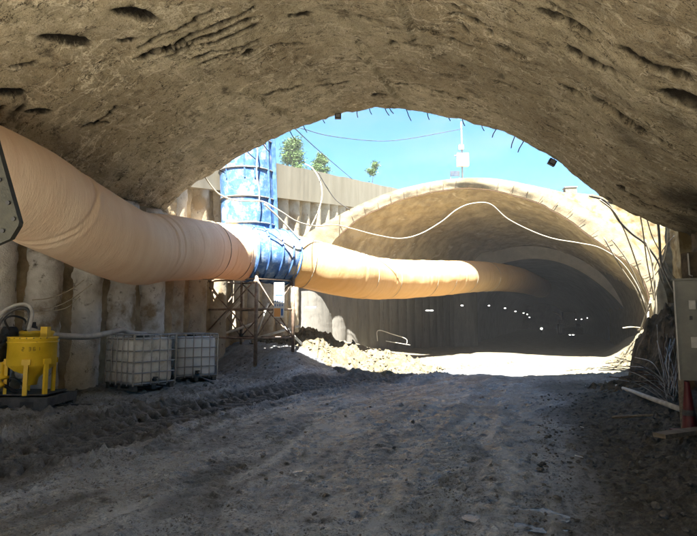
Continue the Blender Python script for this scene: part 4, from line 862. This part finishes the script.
# scraps of litter
for x, y, lab, l in ((582, 425, 'tiny white scrap lying in the brown mud, upper one', .05), (579, 459, 'thin white strip lying in the brown mud, lower one', .09), (588, 384, 'flat pale scrap of sheet left of the pole end', .14)):
    p = atz(x, y, .05); p[2] = gz(p[0], p[1])+.03; mb = MB(); mb.box((0, 0, 0), (l, .03, .008), Matrix.Rotation(.15, 3, 'Y')); o = mb.build('litter_scrap', M_paper); o.location = p; o.rotation_euler = (.1, .1, YAW+.2); tag(o, lab, 'litter', 'scraps of litter')
# puddles: thin water sheets lying in hollows
for x, y, ru, rv, lab in ((522, 520, .42, .34, 'shallow puddle gleaming at the lower middle of the floor'), (553, 436, .22, .45, 'small narrow puddle in the brown mud'), (298, 470, .22, .16, 'tiny bright puddle in the middle of the floor'), (535, 405, .2, .3, 'small puddle near the start of the brown verge')):
    p = atz(x, y, 0.); n = 26; a = np.linspace(-1.4, 1.4, n); A_, B_ = np.meshgrid(a, a); u = p[0]+A_*ru; v = p[1]+B_*rv
    z0 = float(np.percentile(ground_h(u, v), 42 if y > 500 else 26)); mb = MB(); th = np.linspace(0, 2*math.pi, 49)[:-1]
    rr = 1+.3*noise(np.cos(th)*2+x, np.sin(th)*2, 0, 5)
    ring = [(p[0]+ru*r_*math.cos(t_), p[1]+rv*r_*math.sin(t_), z0) for r_, t_ in zip(rr, th)]; mb.add(ring+[(p[0], p[1], z0)], [(i, (i+1) % 48, 48) for i in range(48)])
    o = mb.build('puddle', M_puddle); tag(o, lab, 'puddle', 'puddles in the mud', 'structure')

# ------------------------------------------------------------------ right foreground: pole, rebar, cabinet, cone, plank
def gp_(x, y, z=.1): p = atz(x, y, z); return np.array([p[0], p[1], gz(p[0], p[1])])
a, b = gp_(607, 382, .1)+[0, 0, .04], atd(680, 409, 7.4)
mb = MB(); mb.tube([a, (a+b)/2+[0, 0, .01], b], .04, 12); o = mb.build('long_pole', M_hose, smooth=True); tag(o, 'long pale pole lying on the earth below the bent rebar', 'pole')
a, b = gp_(612, 411, .15)+[0, 0, .03], gp_(664, 414, .2)+[0, 0, .03]
mb = MB(); mb.tube([a, b], .022, 8); o = mb.build('stick', M_wood, smooth=True); tag(o, 'thin dark stick lying on the earth below the pole', 'stick')
rb = empty('rebar_bundle', tuple(gp_(665, 398, .2)), 0, 'tangle of bent thin rebar fanning out of the soil heap', 'rebar bundle'); rs = np.random.RandomState(5)
for i in range(64):
    x0, y0 = 664+rs.rand()*16, 388+rs.rand()*18; dd = 8.6+rs.rand()*1.8; k_ = rs.rand()
    if k_ < .5: x1, y1, bend = x0-25-rs.rand()*52, y0-28-rs.rand()*18+10, -9
    else: x1, y1, bend = x0-12+rs.rand()*30, y0-45-rs.rand()*22, -2
    p0 = atd(x0, y0, dd); p1 = atd(x1, y1, dd+1.2*rs.rand()); mid = atd((x0+x1)/2+rs.randn()*3, (y0+y1)/2+bend+rs.randn()*2, dd+.4)
    mb = MB(); mb.tube(spl([p0, mid, p1], 8), .0055+.003*rs.rand(), 5); child(mb, 'rod', M_galv if rs.rand() < .5 else M_rebar, rb, True)
# switch cabinet
cp = atd(679, 380, 7.0); CW, CH, CD = .62, 1.32, .32
cb_ = empty('switch_cabinet', (cp[0], cp[1], 0), YAW-math.radians(31), 'grey green steel switch cabinet on a frame at the right edge', 'switch cabinet')
zb0 = cp[2]; mb = MB(); mb.box((CW/2, CD/2, zb0+CH/2), (CW, CD, CH)); mb.box((CW/2, CD/2-.02, zb0+CH+.012), (CW+.04, CD+.06, .022)); mb.build('housing', M_cab, cb_)
mb = MB(); mb.box((CW/2+.015, -.012, zb0+CH/2), (CW-.07, .02, CH-.06)); mb.build('door', M_cab, cb_)
mb = MB(); mb.box((.008, -.016, zb0+CH/2), (.016, .03, CH)); mb.build('edge_strip', M_hose, cb_)
for x_, z_, w_, h_ in ((691, 305, .075, .12), (691, 342, .075, .14), (689.5, 318, .03, .05)):
    q = (x_-676)*7/528; z2 = 1.6-(z_-322)*7/528; mb = MB(); mb.box((q, -.05, z2), (w_, .06, h_)); mb.box((q, -.085, z2+.01), (w_*.6, .02, h_*.55)); mb.build('latch' if w_ > .05 else 'knob', M_hose if w_ > .05 else M_black, cb_)
gz0 = gz(cp[0], cp[1])
for x_, y_ in ((.02, .02), (CW-.03, .02), (.02, CD-.03), (CW-.03, CD-.03)):
    mb = MB(); mb.box((x_, y_, (zb0+gz0)/2-.03), (.065, .05, zb0-gz0+.08)); mb.build('leg', M_wood, cb_)
# distribution box on the rock wall above it
p = atd(690, 278, 7.4); r = empty('junction_box', tuple(p), YAW-.05, 'small dark box with a pale conduit above the switch cabinet', 'junction box')
mb = MB(); mb.box((.16, .05, .18), (.36, .2, .36)); mb.build('housing', M_rock, r)
mb = MB(); mb.tube([(-.04, -.06, .34), (-.04, -.06, .04), (.0, -.06, .02)], .010, 8); mb.build('conduit', M_hose, r, True)
# traffic cone
p = gp_(690, 430, .2); r = empty('traffic_cone', tuple(p), YAW, 'dull red traffic cone standing behind the cabinet leg', 'traffic cone')
mb = MB(); mb.lathe([(.105, .03), (.095, .05), (.03, .66), (.03, .67), (0, .67)], n=28); mb.build('body', M_red, r, True)
mb = MB(); mb.lathe([(.0765, .24), (.070, .31)], n=28); mb.build('band', M_skid, r, True)
mb = MB(); mb.box((0, 0, .02), (.34, .34, .04)); mb.build('base', M_red, r)
a, b = gp_(660, 442, .2), gp_(716, 434, .2); c = (a+b)/2; ang = math.atan2(b[1]-a[1], b[0]-a[0])
mb = MB(); mb.box((0, 0, 0), (np.linalg.norm(b-a), .16, .05)); o = mb.build('plank', M_wood); o.location = (c[0], c[1], max(a[2], b[2])+.05); o.rotation_euler = (0, 0, ang); tag(o, 'muddy plank on the ground under the cabinet frame', 'plank')

# ------------------------------------------------------------------ left foreground: steel boom with a bolted plate
pb = atd(-30, 250, 3.6); r = empty('drill_boom', (pb[0], pb[1], 0), 0, 'dark olive bolted steel plate poking in at the left edge', 'machine boom')
PT = [(-40, 120), (-10, 120), (19, 222), (18, 226), (10, 239), (-6, 246), (-40, 240)]
mb = MB(); f_ = np.array([atd(x, y, 3.6) for x, y in PT]); b_ = np.array([atd(x, y, 3.6)+_F*.05 for x, y in PT]); n = len(PT)
mb.add(np.vstack([f_, b_]), [tuple(range(n)), tuple(reversed(range(n, 2*n)))]+[(i, (i+1) % n, n+(i+1) % n, n+i) for i in range(n)]); child(mb, 'plate', M_plate, r)
for x, y in ((8.5, 203), (14, 219), (3, 231), (0, 180)):
    c = atd(x, y, 3.6); mb = MB(); mb.tube([c+_F*.002, c-_F*.012], .014, 14); child(mb, 'bolt', M_black, r)
mb = MB(); p0 = atd(-38, 200, 3.68); mb.tube([(p0[0], p0[1], 0), (p0[0], p0[1], 3.1)], .09, 10); mb.box((p0[0], p0[1], .06), (.6, .6, .12)); child(mb, 'stand', M_plate, r, True)

# ------------------------------------------------------------------ barrier rail on the far rubble
bz = lambda x, y, d: atd(x, y, d)
r = empty('handrail', tuple(bz(378, 342, 20.5)), 0, 'thin white bent handrail on the far end of the rubble heap', 'handrail')
mb = MB(); mb.tube(spl([bz(377.5, 341, 20.5), bz(378, 330.5, 20.5), bz(392, 334, 21), bz(406, 339, 21.6), bz(406.5, 345, 21.6)], 6), .016, 6); child(mb, 'rail', M_white, r, True)
mb = MB(); mb.tube([bz(386, 341, 20.6), bz(410, 345, 21.6)], .012, 6); child(mb, 'lower_rail', M_white, r)

# ------------------------------------------------------------------ lamps in the far tunnel
def lamp(p, w_, label, name='tunnel_lamp', yaw=0.):
    r = empty(name, tuple(p), yaw, label, 'lamp', 'lamps along the far tunnel')
    mb = MB(); mb.box((0, .03, .0), (w_*1.15, .05, .06)); mb.build('housing', M_galv, r)
    mb = MB(); mb.box((0, -.01, -.0), (w_, .04, .035)); mb.build('diffuser', M_lamp, r)
lamp(atd(429.5, 310.5, 27), .36, 'bright tube lamp on the shaded pile wall below the orange duct', yaw=.35)
lamp(atd(310.5, 307, 17.9), .36, 'bright tube lamp on the pile wall right of the scaffold tower', yaw=.3)
Ls = [(462, 305.5, 33), (489, 305.6, 42), (505, 308.2, 50), (515.5, 311.4, 60), (523.5, 313, 68), (527.3, 314.3, 76), (529.5, 317.3, 84)]
Rs = [(618, 303.6, 40), (610.6, 312.5, 43), (607.6, 314.2, 46), (602, 314.8, 50), (598, 315.2, 55), (590, 315.4, 60), (587.6, 318, 66), (581.5, 319.2, 74), (576, 319.6, 84), (571, 319.4, 94)]
for i, q in enumerate(Ls): lamp(atd(*q), [.12, .13, .15, .15, .16, .17, .17][i], 'small lit lamp, %s in the string on the left of the dark tunnel' % ['nearest', 'second', 'third', 'fourth', 'fifth', 'sixth', 'farthest'][i])
for i, q in enumerate(Rs): lamp(atd(*q), .30 if i == 0 else .15, 'lit lamp, %s in the string on the right of the dark tunnel' % ['nearest', 'second', 'third', 'fourth', 'fifth', 'sixth', 'seventh', 'eighth', 'ninth', 'farthest'][i])
p = atd(541.5, 328.6, 75); p2 = p.copy(); r = empty('work_light', (p[0], p[1], 0), 0, 'single work light on a thin stand left of the loader', 'work light')
mb = MB(); mb.tube([(0, 0, 0), (0, 0, p[2])], .04, 6); mb.build('stand', M_skid, r); mb = MB(); mb.box((0, -.05, p[2]), (.22, .1, .22)); mb.build('head', M_lamp, r)
cable('dust_hose', [atd(x, y, 70) for x, y in ((553, 312), (558, 314), (562, 318), (562, 322))], .12, M_cable, 'pale bent hose hanging deep inside the dark tunnel', 'hose')
# wheel loader with its lamps on, deep in the tunnel
lz = 66; p = atd(571, 340, lz); ld = empty('wheel_loader', (p[0], p[1], 0), .1, 'dim wheel loader with lit headlamps working deep in the tunnel', 'loader')
mb = MB(); mb.box((0, 2.6, 1.35), (1.9, 2.6, 1.1)); mb.box((0, .8, 1.1), (1.2, 1.4, .7)); mb.build('body', M_skid, ld)
mb = MB(); mb.box((0, 1.5, 2.1), (1.3, 1.3, 1.3)); mb.box((0, 1.5, 2.8), (1.45, 1.45, .1)); mb.build('cab', M_skid, ld)
mb = MB(); mb.box((0, -1.3, .55), (2.4, .7, .8), Matrix.Rotation(.3, 3, 'X')); mb.box((-.5, -.2, .9), (.2, 1.8, .25)); mb.box((.5, -.2, .9), (.2, 1.8, .25)); mb.build('bucket', M_skid, ld)
for x_ in (-.95, .95):
    for y_ in (.5, 3.2): mb = MB(); mb.lathe([(0, -.25), (.6, -.25), (.68, -.15), (.68, .15), (.6, .25), (0, .25)], (x_, y_, .66), 20, 'x'); mb.build('wheel', M_black, ld, True)
for x_, y_ in ((570, 335.7), (573.2, 335.5), (576, 340.2), (562.2, 338.4)):
    q = atd(x_, y_, lz-.1); mb = MB(); mb.tube([q, q+[0, -.08, 0]], .14 if x_ > 565 else .07, 10); child(mb, 'headlight', M_lamp, ld)

# ------------------------------------------------------------------ dusty air
mb = MB(); mb.box((0, 130, 19), (900, 800, 41)); o = mb.build('haze', None)
m = bpy.data.materials.new('dusty_air'); m.use_nodes = True; N = m.node_tree; N.nodes.remove(N.nodes['Principled BSDF'])
pv = N.nodes.new('ShaderNodeVolumePrincipled'); pv.inputs['Color'].default_value = (.9, .92, .95, 1); pv.inputs['Density'].default_value = .0017; pv.inputs['Anisotropy'].default_value = .2
N.links.new(pv.outputs[0], N.nodes['Material Output'].inputs['Volume']); o.data.materials.clear(); o.data.materials.append(m); tag(o, 'thin pale dust hanging in the air', 'haze', kind='stuff')
